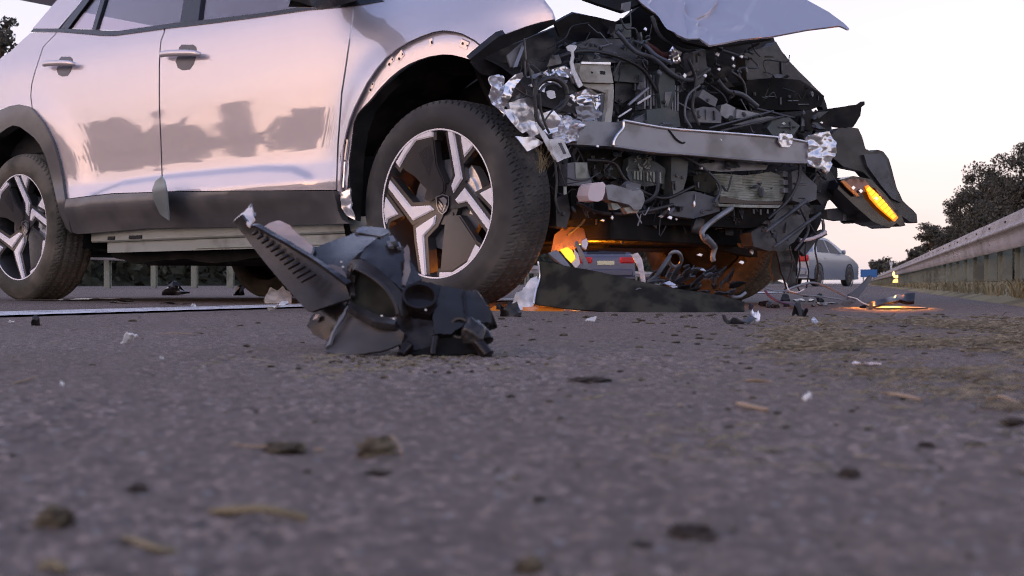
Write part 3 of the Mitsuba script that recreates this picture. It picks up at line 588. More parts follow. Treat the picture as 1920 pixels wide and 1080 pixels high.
def place_wheel(m, s, t_face, rot, steer=0.0, mirror=1):
    v = np.array(m.vertices); c, sn = math.cos(rot), math.sin(rot)
    x, z, w = v[:, 0] * c - v[:, 1] * sn, v[:, 0] * sn + v[:, 1] * c, v[:, 2]
    cs, ss = math.cos(steer), math.sin(steer)
    m2 = trimesh.Trimesh(W(s + x * cs + (w - .1) * ss * mirror, t_face + mirror * (w - .1) * cs + .1 * mirror - x * ss, WZ + z), m.faces, process=False)
    if mirror > 0: m2.invert()
    return m2
def tread(A, I, w, r):
    """Radial relief of the tyre: four grooves, blocks cut by slanting sipes."""
    k = (w + 0.0) / 0.215
    tr = np.clip((r - 0.325) / 0.012, 0, 1)
    gr = sum(np.exp(-((k - g) / 0.022) ** 4) for g in (0.27, 0.43, 0.57, 0.73))
    lug = (np.mod(A * 74 / (2 * np.pi) + 1.6 * np.abs(k - 0.5) * 4, 1) < 0.22) * 1.0
    sh = (np.abs(k - 0.5) > 0.36)
    blk = (np.mod(A * 74 / (2 * np.pi) + k * 6, 1) < 0.16) * 1.0
    return -tr * 0.0085 * np.clip(gr + np.where(sh, lug, 0.8 * blk), 0, 1)
TY = np.array([(0.035, 0.236), (0.018, 0.240), (0.010, 0.247), (0.004, 0.262), (0.000, 0.278), (0.001, 0.292), (0.004, 0.304), (0.0075, 0.312), (0.0085, 0.3135), (0.010, 0.319), (0.013, 0.326), (0.018, 0.332), (0.026, 0.3375), (0.034, 0.3405), (0.044, 0.3425), (0.054, 0.344), (0.056, 0.344), (0.062, 0.3445), (0.076, 0.345), (0.088, 0.345), (0.096, 0.345), (0.1075, 0.345)])
TY = np.vstack([TY, np.c_[0.215 - TY[::-1, 0], TY[::-1, 1]][1:]])
def tyre():
    m = revolve(TY[:, ::1], 444, np.zeros(3), [0, 0, 1], [0, 1, 0], tread)
    v = m.vertices; v[:, 1] = np.where(v[:, 1] < -0.334, -0.334 + (v[:, 1] + 0.334) * 0.12, v[:, 1]) ; m.vertices = v; return m
EM_SHIELD = np.array([(-0.030, 0.026), (0.0, 0.034), (0.030, 0.026), (0.028, -0.005), (0.018, -0.024), (0.0, -0.036), (-0.018, -0.024), (-0.028, -0.005)])
EM_HEAD = [[(-0.014, 0.019), (0.004, 0.024), (0.017, 0.016), (0.019, 0.005), (0.012, 0.001), (0.015, -0.006), (0.006, -0.009), (0.003, -0.003), (-0.004, 0.006)], [(-0.018, 0.012), (-0.008, 0.004), (-0.001, -0.008), (-0.003, -0.012), (-0.014, 0.001)],
           [(-0.019, 0.002), (-0.006, -0.013), (-0.004, -0.019), (-0.008, -0.018), (-0.017, -0.006)], [(0.002, -0.011), (0.010, -0.010), (0.004, -0.024), (0.0, -0.026)]]
def make_wheel(name, s, t_face, rot, steer, mirror, detail, rub):
    pl_ = lambda m: place_wheel(m, s, t_face, rot, steer, mirror)
    wh = cp(name, pl_(cat([revolve([(0.020, 0.249), (0.013, 0.246), (0.013, 0.240), (0.03, 0.232), (0.05, 0.226), (0.10, 0.215), (0.17, 0.218), (0.19, 0.235), (0.195, 0.24)], 72, np.zeros(3), [0, 0, 1], [0, 1, 0])])), 'alloy_dark', 40)
    cp('tyre', place_wheel(tyre(), s, t_face, 0.0, steer, mirror), rub, 50, parent=wh)
    if not detail: 
        cp('disc', pl_(ext(np.array([(math.cos(q), math.sin(q)) for q in np.linspace(0, 2 * np.pi, 40)[:-1]]) * .9, 0.09, 0.11, 0)), 'dark_metal', 30, parent=wh); return wh
    for p_ in BRIGHT['spoke']:
        P = pw(p_); cp('spoke_face', pl_(bevel_ext(P, 0.014, 0.030, 0.003)), 'alloy_bright', 30, parent=wh)
        Q = Polygon(P).buffer(0.055, join_style=2).union(Polygon(np.vstack([P[P[:, 0] ** 2 + P[:, 1] ** 2 < .16], [(0, 0)]])).buffer(0.06) if (P[:, 0] ** 2 + P[:, 1] ** 2 < .16).sum() > 1 else Polygon(P)).intersection(shapely.Point(0, 0).buffer(0.985, 32))
        Q = Q if Q.geom_type == 'Polygon' else max(Q.geoms, key=lambda g: g.area)
        cp('spoke', pl_(ext(np.array(Q.exterior.coords)[:-1], 0.0215, 0.062)), 'alloy_dark', 30, parent=wh)
    for p_ in BRIGHT['rim_wedge']:
        Q = Polygon(pw(p_)).intersection(shapely.Point(0, 0).buffer(0.99, 32)); cp('rim_wedge', pl_(bevel_ext(np.array(Q.exterior.coords)[:-1], 0.013, 0.026, 0.003, 0.02)), 'alloy_bright', 30, parent=wh)
        Q = Polygon(pw(p_)).buffer(0.05, join_style=2).intersection(shapely.Point(0, 0).buffer(0.985, 32)); cp('wedge_web', pl_(ext(np.array(Q.exterior.coords)[:-1], 0.020, 0.05, 0.02)), 'alloy_dark', 30, parent=wh)
    for k, p_ in enumerate(PLATES):
        P = Polygon(pw(p_)).intersection(shapely.Point(0, 0).buffer(0.985, 32)); P = np.array(P.exterior.coords)[:-1]
        cp('spoke_plate', pl_(bevel_ext(P, 0.0165, 0.05, 0.005)), 'alloy_dark', 30, parent=wh)
        ang = 1.95 if k == 0 else -1.0
        rb = []
        for q in range(9):
            d = np.array([math.cos(ang), math.sin(ang)]); nn = np.array([-d[1], d[0]]); o = (q - 2.0) * 0.020 * (-1 if k == 0 else 1)
            a_, b_ = d * (0.42 + 0.02 * q) + nn * o, d * 0.78 + nn * o * 1.35
            if k == 0: rb.append(ext(np.array([a_ - nn * .004, b_ - nn * .004, b_ + nn * .004, a_ + nn * .004]), 0.0150, 0.018))
        if rb: cp('plate_ribs', pl_(cat(rb)), 'alloy_dark', False, parent=wh, stuff=True)
    ring = revolve([(0.0125, 0.2475), (0.0115, 0.2445), (0.0125, 0.2405), (0.02, 0.2400), (0.02, 0.2475), (0.0125, 0.2475)], 90, np.zeros(3), [0, 0, 1], [0, 1, 0])
    cp('rim_lip', pl_(ring), 'alloy_bright', 40, parent=wh)
    cp('hub', pl_(ext(np.array([(math.cos(q), math.sin(q)) for q in np.linspace(0, 2 * np.pi, 25)[:-1]]) * 0.27, 0.026, 0.07)), 'alloy_dark', 30, parent=wh)
    em = []
    cp('emblem_shield', place_wheel(bevel_ext(EM_SHIELD / RIM, 0.016, 0.05, 0.003), s, t_face, 0.0, steer, mirror), 'gloss_black', 30, parent=wh)
    rimp = Polygon(EM_SHIELD).buffer(-0.001).difference(Polygon(EM_SHIELD).buffer(-0.0035))
    rv, rf = tri2(np.array(rimp.exterior.coords)[:-1] / 1.0, 0.004, [np.array(rimp.interiors[0].coords)[:-1]])
    dd = 0.035 * np.clip(1 - np.hypot(rv[:, 0], rv[:, 1]) / RIM, 0, 1) ** 1.2
    em = [thicken(np.c_[rv, 0.0150 + dd], rf, np.c_[rv, 0.018 + dd])] + [ext(np.array(h) / RIM, 0.0150, 0.018) for h in EM_HEAD]
    cp('emblem', place_wheel(cat(em), s, t_face, 0.0, steer, mirror), 'emblem_grey', 30, parent=wh)
    for q in range(5):
        an = 2 * np.pi * q / 5 + .5; cp('wheel_bolt', pl_(ext(np.array([(math.cos(a_), math.sin(a_)) for a_ in np.linspace(0, 2 * np.pi, 7)[:-1]]) * .036 + np.array([math.cos(an), math.sin(an)]) * 0.20, 0.022, 0.06)), 'dark_metal', 30, parent=wh)
    cp('brake_disc', pl_(revolve([(0.075, 0.06), (0.075, 0.150), (0.095, 0.150), (0.095, 0.06)], 60, np.zeros(3), [0, 0, 1], [0, 1, 0])), 'mid_grey', 30, parent=wh)
    an = np.linspace(-0.35, 0.75, 9); P = np.array([(0.17 * math.cos(q), 0.17 * math.sin(q)) for q in an] + [(0.115 * math.cos(q), 0.115 * math.sin(q)) for q in an[::-1]])
    cp('brake_caliper', place_wheel(cat([ext(P / RIM, 0.055, 0.10, 0), ext((P * 0.55 + P.mean(0) * 0.45) / RIM, 0.045, 0.06, 0)]), s, t_face, 0.05, steer, mirror), 'torn_silver', 30, parent=wh)
    return wh
mat('emblem_grey', (0.34, 0.33, 0.33), 0.3, 0.6)
mat('rubber_brown', grime((0.12, 0.10, 0.075), (0.24, 0.19, 0.14), 9, 0.3, 0.7), 0.9, 0, 0.2)
make_wheel('front_wheel', 0.0, 0.0, 0.0, 0.0, 1, True, 'rubber')
make_wheel('rear_wheel', -WBASE, 0.0, math.radians(22), 0.0, 1, True, 'rubber_muddy')
make_wheel('far_front_wheel', 0.15, 1.70, 0.3, 0.12, -1, False, 'rubber_brown')
make_wheel('far_rear_wheel', -WBASE, 1.66, 0.3, 0.0, -1, False, 'rubber_muddy')
# ------------------------------------------------------------------ the torn-open front, along a line s = 0.27 + 0.33 t (pushed back on our side)
def fy(px, off=0.0):
    a = (np.asarray(px, float) - 960) / FOC; return (3.358 + off) / (0.884 - 0.572 * a)
def C(p, off=0.0):
    """(column, row[, depth behind the front line]) -> (column, row, depth)"""
    return (p[0], p[1], float(fy(p[0], p[2] if len(p) > 2 else off)))
def F3(px, py, off=0.0): return at(px, py, float(fy(px, off)))
def fs(name, pts, off, th, m, res=7, bump=0.0, freq=25, seed=0, parent=None, label=None, smooth=35, holes=(), ridged=False):
    return cp(name, sheet([C(p, off) for p in pts], th, res, bump, freq, seed, holes, None, ridged), m, smooth, label, parent)
def fh(name, pts, r, m, parent=None, label=None, off=0.0, n=8): return cp(name, hose([F3(*C3(p, off)) for p in pts], r, n), m, True, label, parent)
def C3(p, off): return (p[0], p[1], p[2] if len(p) > 2 else off)
def rect(x0, y0, x1, y1, skew=0.0): return [(x0 + skew, y0), (x1 + skew, y0 + 1), (x1 - skew, y1 + 1), (x0 - skew, y1)]
mat('muddy_black', grime((0.015, 0.015, 0.013), (0.05, 0.048, 0.036), 22, 0.35, 0.7), 0.85, 0, 0.2)
mat('rad_green', grime((0.36, 0.38, 0.33), (0.16, 0.17, 0.13), 20, 0.4, 0.75), 0.6, 0.3)
mat('slate', grime((0.075, 0.082, 0.095), (0.03, 0.032, 0.036), 12), 0.45, 0.1)
mat('slate_green', grime((0.055, 0.068, 0.070), (0.10, 0.105, 0.095), 12), 0.5, 0.1)
mat('pump_pink', (0.75, 0.62, 0.62), 0.35)
mat('pump_grey', grime((0.24, 0.25, 0.27), (0.16, 0.16, 0.16), 20), 0.4, 0.3)
mat('brown_tray', grime((0.09, 0.068, 0.052), (0.15, 0.115, 0.085), 6), 0.6)
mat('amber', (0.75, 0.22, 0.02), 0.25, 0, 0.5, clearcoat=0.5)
mat('brown_reflector', (0.20, 0.10, 0.08), 0.2, 0.4)
# black mass behind everything
back = [(930, 205), (895, 125), (950, 92), (1040, 52), (1072, 30), (1150, 44), (1178, 30), (1203, 8), (1280, 40), (1446, 60), (1453, 84), (1470, 106), (1492, 132), (1541, 178), (1548, 196), (1560, 242), (1572, 330), (1556, 368), (1532, 430), (1518, 470), (1470, 492), (1365, 472), (1250, 450), (1110, 440), (1045, 420), (1028, 330), (975, 300)]
cp('engine_bay', sheet([C(p, 0.34) for p in back], 0.03, 12, 0.015, 9, 3, [[(1518, 204), (1527, 199), (1540, 201), (1544, 208), (1532, 208), (1522, 210)]]), 'interior_dark', 30)
# wing's torn edge and the inner wing
fs('inner_wing_edge', [(1043, 44, -.02), (1040, 36, -.02), (985, 51, -.02), (937, 68, -.02), (908, 90, 0), (880, 112, .02), (892, 120, .03), (915, 104, .03), (950, 88, .03), (1000, 66, .03)], 0, 0.02, 'black_plastic', 6, 0.003, 20, 4)
fs('inner_wing', [(885, 118, .10), (940, 92, .10), (1042, 52, .10), (1040, 130, .14), (1010, 150, .14), (960, 150, .14), (905, 140, .12)], 0, 0.01, 'dark_metal', 7, 0.012, 14, 6)
fs('inner_wing_bracket', [(950, 104, .03), (958, 126, .02), (970, 123, .02), (986, 79, .05), (977, 80, .05), (964, 92, .04)], 0, 0.006, 'mid_grey', 5)
fs('inner_wing_bracket', [(962, 127, -.0), (970, 125, -.0), (986, 82, .03), (979, 84, .03)], 0, 0.006, 'aluminium', 5)
fs('black_cover', [(1040, 44, .02), (1075, 24, .02), (1155, 41, .04), (1150, 70, .05), (1090, 82, .08), (1050, 70, .05)], 0, 0.01, 'gloss_black', 7, 0.004, 20, 2)
# crumpled silver sheet metal by the wheel
TS = [('crumpled_metal', [(920, 144), (931, 140), (944, 141), (948, 156), (958, 164), (952, 186), (947, 212), (943, 219), (938, 204), (928, 196), (920, 182), (919, 160)], -.10, .020, 28, 1),
      ('crumpled_metal', [(938, 184), (950, 156), (966, 140), (979, 136), (982, 144), (968, 160), (956, 186), (946, 200)], -.12, .008, 24, 2),
      ('torn_panel', [(950, 196), (972, 186), (1000, 180), (1003, 205), (1001, 236), (990, 240), (975, 226), (958, 212)], -.06, .006, 10, 3),
      ('torn_panel', [(967, 255), (983, 257), (1002, 256), (1019, 268), (1010, 274), (990, 284), (978, 270)], -.12, .006, 14, 5),
      ('torn_panel', [(990, 225), (1002, 225), (1003, 262), (994, 258)], -.06, .004, 14, 9),
      ('crumpled_metal', [(1000, 150), (1030, 130), (1068, 128), (1090, 150), (1080, 200), (1050, 215), (1010, 214), (1000, 190)], 0.03, .022, 22, 6),
      ('crumpled_metal', [(1030, 218), (1052, 214), (1080, 220), (1090, 240), (1086, 262), (1060, 270), (1036, 258), (1029, 240)], -.05, .030, 34, 7),
      ('crumpled_metal', [(1062, 182), (1100, 166), (1134, 176), (1140, 226), (1100, 230), (1066, 218)], 0.0, .018, 26, 8)]
fs('crumpled_metal', [(950, 192), (965, 152), (1000, 140), (1060, 122), (1096, 150), (1102, 222), (1080, 252), (1030, 264), (985, 246)], .04, .004, 'aluminium', 3, .020, 22, 27, smooth=22, ridged=True)
TS += [('torn_panel', [(956, 192), (980, 186), (1000, 214), (1012, 250), (998, 258), (978, 236), (960, 216)], -.075, .008, 14, 17), ('torn_panel', [(1012, 214), (1036, 206), (1050, 222), (1046, 246), (1028, 252), (1014, 238)], -.065, .010, 20, 18),
       ('torn_panel', [(985, 162), (1010, 152), (1026, 156), (1018, 176), (1006, 186), (990, 182)], -.03, .006, 16, 11), ('torn_panel', [(1034, 196), (1058, 188), (1074, 196), (1060, 214), (1040, 216)], -.02, .008, 18, 12),
       ('torn_panel', [(1004, 196), (1020, 198), (1030, 222), (1024, 238), (1010, 226)], -.05, .006, 16, 13), ('crumpled_metal', [(1040, 128), (1060, 124), (1072, 134), (1066, 146), (1048, 142)], -.01, .010, 26, 14),
       ('crumpled_metal', [(1080, 200), (1112, 196), (1128, 214), (1108, 228), (1084, 222)], -.03, .012, 30, 15), ('torn_panel', [(944, 206), (958, 204), (974, 226), (990, 244), (980, 250), (958, 230)], -.08, .006, 18, 16)]
for q, (nm, pts, off, bp, fq, sd) in enumerate(TS):
    fs(nm, pts, off, 0.003, 'foil' if nm == 'crumpled_metal' and q % 2 else 'torn_silver' if q not in (5, 7, 11, 14) else 'aluminium', 2.6, bp * (1.0 if bp > .007 else 1.3), fq * 1.2, sd, smooth=22, ridged=True)
fs('strap', [(1003, 230), (1009, 228), (1036, 272), (1040, 290), (1030, 283)], -.13, 0.004, 'white_plastic', 6)
lb = fs('white_connector', [(1033, 261), (1046, 259), (1057, 263), (1071, 294), (1058, 298), (1046, 304), (1036, 288)], -.14, 0.012, 'white_plastic', 6)
fs('connector_slot', [(1047, 268), (1053, 268), (1062, 288), (1057, 289)], -.1415, 0.002, 'slate', 6, parent=lb)
ring = [(1033 + 30 * math.cos(q), 178 + 31 * math.sin(q)) for q in np.linspace(0, 2 * np.pi, 22)]
fh('hose_ring', ring, 0.009, 'black_plastic', off=-.05)
fh('hose_ring', [(1033 + 22 * math.cos(q), 180 + 22 * math.sin(q)) for q in np.linspace(0.4, 5.6, 16)], 0.005, 'slate', off=-.03)
fs('white_plug', [(1025, 172), (1032, 169), (1040, 171), (1042, 183), (1034, 186), (1026, 182)], -.04, 0.02, 'white_plastic', 4)
for q, (pts, r) in enumerate([([(1005, 150), (1002, 175), (1004, 200), (1008, 225), (1020, 243)], .006), ([(1012, 175), (1014, 205), (1022, 232), (1030, 250)], .004), ([(965, 165), (985, 178), (1003, 184)], .003), ([(958, 190), (975, 184), (988, 178)], .0025), ([(990, 118), (997, 150), (1004, 176)], .003),
                              ([(1020, 228), (1035, 208), (1050, 196), (1060, 186)], .003), ([(1045, 300), (1052, 325), (1060, 350)], .0022), ([(1040, 300), (1044, 340), (1042, 375), (1048, 400)], .004), ([(1062, 333), (1080, 338), (1100, 337), (1118, 328), (1124, 324)], .0025), ([(1062, 345), (1085, 341), (1105, 337), (1120, 325)], .002)]):
    fh('cable', pts, r, 'black_plastic', off=-.13 if q not in (8, 9) else -.09)
fs('cable_tip', [(1058, 350), (1062, 349), (1063, 364), (1058, 365)], -.13, .004, 'rad_green', 5)
# beige bracket box
bb = fs('beige_box', [(1089, 119), (1092, 117), (1144, 116), (1146, 135), (1150, 156), (1092, 154), (1086, 140)], -.02, 0.05, 'primer_beige', 6, .002, 20, 4)
fs('box_hole', rect(1126, 133, 1135, 139), -.022, .002, 'interior_dark', 5, parent=bb)
fs('box_hole', rect(1109, 134, 1112, 137), -.022, .002, 'interior_dark', 5, parent=bb)
fs('box_lip', rect(1090, 116, 1145, 120), -.026, .008, 'torn_silver', 5, parent=bb)
fs('beige_bracket', [(1088, 157), (1150, 158), (1150, 170), (1138, 176), (1120, 168), (1098, 164)], -.005, .03, 'primer_beige', 6, .006, 22, 6)
fs('beige_post', [(1141, 168), (1151, 168), (1150, 200), (1146, 230), (1133, 230), (1139, 200)], -.02, .03, 'primer_beige', 6, .003, 22, 7)
fs('beige_post', [(1128, 180), (1136, 176), (1132, 230), (1124, 230)], .0, .03, 'mid_grey', 6, .003, 22, 8)
fs('white_strap', [(1062, 88), (1068, 84), (1082, 86), (1080, 92), (1076, 97), (1077, 108), (1075, 116), (1079, 133), (1088, 150), (1093, 160), (1086, 165), (1080, 154), (1072, 136), (1069, 117), (1072, 104), (1071, 97), (1065, 95)], -.04, .004, 'white_plastic', 4, .003, 20, 3)
# engine blocks, plates, boxes: (name, outline, depth, thickness, material)
PL = [('engine_cover', [(1082, 84), (1108, 72), (1182, 74), (1200, 80), (1198, 116), (1150, 118), (1085, 114)], .04, .06, 'slate'), ('engine_cover', [(1150, 76), (1200, 78), (1206, 140), (1200, 156), (1152, 152)], .06, .06, 'slate_green'),
      ('bracket_plate', [(1120, 54), (1152, 46), (1183, 44), (1184, 70), (1150, 72), (1118, 68)], .07, .02, 'slate_green'), ('grey_clip', [(1168, 6), (1183, 3), (1181, 20), (1172, 23), (1167, 18)], .0, .01, 'mid_grey'),
      ('duct', [(1154, 152), (1206, 140), (1212, 166), (1196, 176), (1164, 196), (1152, 190)], .08, .05, 'black_plastic'), ('engine_column', [(1238, 130), (1265, 128), (1266, 165), (1258, 205), (1240, 206), (1234, 160)], .01, .06, 'slate_green'),
      ('column_face', [(1247, 173), (1260, 172), (1253, 198), (1247, 200)], .005, .02, 'mid_grey'), ('mount', [(1212, 206), (1250, 202), (1272, 210), (1276, 238), (1240, 244), (1214, 232)], -.03, .07, 'slate_green'),
      ('mount_arm', [(1186, 232), (1190, 222), (1212, 212), (1228, 216), (1232, 240), (1200, 236)], -.02, .04, 'slate'), ('side_plate', [(1300, 98), (1322, 92), (1326, 132), (1318, 156), (1306, 160), (1300, 130)], .03, .05, 'slate'),
      ('grey_box', [(1309, 182), (1318, 168), (1346, 186), (1341, 200), (1330, 196)], -.01, .06, 'mid_grey'), ('grey_box', [(1304, 204), (1318, 200), (1340, 202), (1353, 214), (1352, 231), (1303, 229)], -.01, .06, 'mid_grey'),
      ('grey_box', [(1352, 198), (1362, 194), (1378, 202), (1379, 222), (1360, 222), (1350, 214)], .0, .06, 'pump_grey'), ('grey_blade', [(1381, 205), (1404, 209), (1432, 215), (1400, 222), (1380, 222)], -.01, .02, 'pump_grey'),
      ('grey_blade', [(1376, 234), (1410, 224), (1440, 218), (1458, 220), (1448, 226), (1420, 233)], -.02, .02, 'mid_grey'), ('black_duct', [(1394, 160), (1404, 150), (1450, 146), (1500, 150), (1545, 180), (1540, 198), (1520, 206), (1470, 207), (1420, 204), (1396, 196)], .10, .08, 'liner_black'),
      ('black_duct', [(1450, 84), (1455, 78), (1470, 106), (1500, 136), (1541, 177), (1500, 170), (1450, 150), (1400, 150), (1396, 100)], .14, .05, 'black_plastic'), ('pipe_clamp', [(1438, 240), (1452, 222), (1480, 220), (1500, 236), (1486, 256), (1450, 256)], -.04, .03, 'slate_green'),
      ('lower_block', [(1100, 282), (1140, 278), (1178, 286), (1178, 330), (1150, 336), (1104, 328)], .06, .06, 'muddy_black'), ('dark_column', [(1258, 288), (1276, 284), (1292, 292), (1288, 330), (1280, 362), (1262, 366), (1258, 330)], .0, .05, 'slate_green'),
      ('dark_column', [(1246, 284), (1262, 288), (1262, 366), (1240, 352), (1248, 330)], .04, .05, 'slate_green'), ('fan_motor', [(1300, 330), (1324, 324), (1340, 330), (1344, 352), (1330, 362), (1304, 356)], .02, .06, 'muddy_black'),
      ('headlamp_bracket', [(1484, 322), (1500, 316), (1512, 330), (1532, 348), (1530, 374), (1508, 382), (1486, 376)], -.02, .05, 'slate'), ('bracket_foot', [(1470, 380), (1500, 374), (1520, 392), (1514, 420), (1490, 452), (1466, 470), (1440, 470), (1412, 462), (1408, 436), (1428, 424), (1450, 410)], .04, .06, 'slate'),
      ('crossmember', [(1060, 404), (1100, 398), (1210, 402), (1300, 396), (1350, 388), (1470, 390), (1466, 420), (1400, 428), (1280, 422), (1070, 424)], .05, .07, 'liner_black'), ('lower_beam', [(1255, 366), (1300, 358), (1346, 372), (1350, 396), (1300, 410), (1258, 404)], .0, .05, 'slate'),
      ('right_clutter', [(1530, 300), (1556, 318), (1570, 344), (1560, 372), (1540, 384), (1526, 366)], .04, .05, 'black_plastic'), ('left_clutter', [(1042, 372), (1064, 362), (1070, 400), (1062, 428), (1044, 424)], .0, .05, 'black_plastic'), ('pump_shadow_box', [(1070, 352), (1102, 350), (1104, 390), (1160, 398), (1160, 410), (1072, 412)], .03, .04, 'liner_black')]
for q, (nm, pts, off, th, m) in enumerate(PL): fs(nm, pts, off, th, m, 7, .0035, 18, 30 + q, smooth=25)
rdt = np.random.default_rng(8); ribs = {'slate': [], 'mid_grey': [], 'black_plastic': []}
for nm, pts, off, th, m in PL:                             # ribs, bolts and lugs moulded on the plates
    P_ = Polygon([p[:2] for p in pts])
    if P_.area < 500: continue
    x0, y0, x1, y1 = P_.bounds; I_ = P_.buffer(-5)
    for q in range(int(min(9, 2 + P_.area / 450))):
        x, y = rdt.uniform(x0, x1), rdt.uniform(y0, y1)
        if not I_.contains(shapely.Point(x, y)): continue
        w_, h_ = (rdt.uniform(10, 30), rdt.uniform(1.2, 2.6)) if rdt.random() < .5 else (rdt.uniform(1.2, 2.6), rdt.uniform(8, 26))
        B = shapely.box(x - w_ / 2, y - h_ / 2, x + w_ / 2, y + h_ / 2).intersection(I_)
        mk = rdt.choice(list(ribs), p=[.5, .25, .25])
        if rdt.random() < .35: ribs['mid_grey' if rdt.random() < .6 else mk].append(revolve([(0, .0035), (-.003, .0035), (-.003, .0055), (.004, .006), (.004, 0)], 10, F3(x, y, off - .006), np.r_[CU, 0] * -1, [0, 0, 1]))
        elif B.geom_type == 'Polygon' and B.area > 8: ribs[mk].append(sheet([C(p, off - rdt.uniform(.003, .008)) for p in np.array(B.exterior.coords)[:-1]], .008, 8))
for mk, ms in ribs.items():
    if ms: cp('moulded_ribs', cat(ms), mk, 30, stuff=True)
for q, (pts, r, m, o) in enumerate([([(1046, 108), (1090, 96), (1150, 104), (1204, 130), (1232, 172)], .0065, 'black_plastic', .02), ([(1156, 60), (1190, 96), (1226, 110), (1262, 140), (1296, 150), (1330, 130)], .008, 'slate', .0), ([(1290, 110), (1304, 150), (1298, 200), (1310, 236)], .006, 'black_plastic', -.03), ([(1340, 120), (1390, 150), (1404, 196), (1450, 212), (1520, 230)], .006, 'black_plastic', .03),
      ([(1100, 300), (1150, 306), (1176, 340), (1240, 372), (1300, 350)], .006, 'black_plastic', .0), ([(1276, 290), (1320, 316), (1350, 350), (1340, 380)], .005, 'slate', -.01), ([(1480, 262), (1500, 320), (1480, 372), (1440, 410)], .006, 'black_plastic', -.05), ([(1530, 330), (1500, 380), (1516, 430), (1490, 470)], .005, 'slate', .0), ([(1222, 30), (1240, 70), (1290, 96), (1340, 92), (1400, 110)], .006, 'slate', .06), ([(1080, 380), (1130, 400), (1200, 398), (1262, 384)], .007, 'black_plastic', -.0), ([(1345, 150), (1362, 170), (1392, 178), (1420, 200)], .009, 'slate', .0), ([(1312, 160), (1290, 180), (1284, 216), (1296, 240)], .004, 'mid_grey', -.05)]):
    fh('wiring_loom', pts, r, m, off=o)
for q, (x0, y0, x1, y1, w, m) in enumerate([(1178, 197, 1216, 165, 5.5, 'aluminium'), (1182, 193, 1214, 166, 2.2, 'chrome'), (1195, 195, 1219, 180, 4.2, 'white_plastic'), (1159, 220, 1184, 204, 3.2, 'white_plastic'), (1187, 226, 1214, 211, 1.6, 'mid_grey'), (1436, 434, 1512, 376, 8, 'slate'), (1450, 464, 1538, 400, 7, 'slate'), (1350, 246, 1470, 218, 5, 'black_plastic'), (1330, 240, 1450, 208, 3.5, 'slate')]):
    o = -.02 if q < 5 else -.05; r = w * 0.5 * 4.0 / FOC * 2 * 0.55
    cp('metal_rod' if q < 5 else 'strut', tube([F3(x0, y0, o), F3((x0 * .9 + x1 * .1), y0 * .9 + y1 * .1, o), F3(x1 * .9 + x0 * .1, y1 * .9 + y0 * .1, o), F3(x1, y1, o)], [r * .8, r, r, r * .85], 10), m, 40)
for q in range(5): fs('fin', rect(1208 + 5.6 * q, 138 + q, 1210.4 + 5.6 * q, 204 - (q % 2) * 6), .03, .05, 'mid_grey' if q % 2 else 'pump_grey', 8)
for q in range(3): fs('fin', rect(1260 + 5 * q, 158 + 2 * q, 1262.2 + 5 * q, 208), .02, .04, 'pump_grey', 8)
fh('red_hose', [(1205, 82), (1222, 92), (1240, 104), (1262, 108)], .014, 'dark_red', off=.05)
mat('dark_red', (0.06, 0.012, 0.012), 0.5)
fs('shiny_cap', [(1258, 96), (1266, 92), (1276, 98), (1277, 114), (1272, 121), (1262, 118)], -.0, .02, 'chrome', 3, .012, 60, 8)
# bumper beam: near piece torn off, long far piece, crumpled end
bm = fs('bumper_beam', [(1169, 226), (1210, 233), (1252, 240), (1350, 248), (1459, 257), (1519, 266), (1521, 306), (1427, 302), (1350, 296), (1292, 290), (1225, 285), (1150, 274), (1152, 263), (1160, 252), (1168, 240)], -.06, .06, 'aluminium', 7, .003, 9, 3)
fs('beam_piece', [(1081, 229), (1108, 227), (1140, 229), (1167, 231), (1166, 244), (1156, 254), (1150, 263), (1147, 274), (1120, 273), (1081, 271)], -.04, .05, 'pump_grey', 6, .004, 12, 4, parent=bm)
fh('beam_lip', [(1169, 226), (1252, 240.5), (1350, 248.5), (1459, 257.5), (1519, 267)], .0045, 'torn_silver', off=-.064, parent=bm)
fh('beam_lip', [(1150, 274), (1225, 285), (1292, 290), (1427, 302), (1520, 306)], .004, 'aluminium', off=-.064, parent=bm)
fh('torn_edge', [(1169, 227), (1168, 240), (1158, 252), (1151, 264), (1150, 274)], .005, 'chrome', off=-.066, parent=bm)
fh('beam_crack', [(1252, 241), (1259, 250), (1268, 261), (1279, 268), (1284, 267)], .0030, 'interior_dark', off=-.062, parent=bm)
ec = fs('beam_end', [(1516, 256), (1530, 250), (1557, 246), (1562, 258), (1568, 266), (1564, 276), (1571, 286), (1562, 296), (1560, 310), (1553, 327), (1546, 318), (1530, 314), (1517, 308)], -.075, .012, 'torn_silver', 2.6, .013, 34, 5, parent=bm, ridged=True)
bt = fs('tow_thread', [(1462, 250), (1484, 252), (1488, 262), (1480, 276), (1466, 276), (1458, 266)], -.068, .006, 'torn_silver', 3, .010, 50, 6, parent=bm)
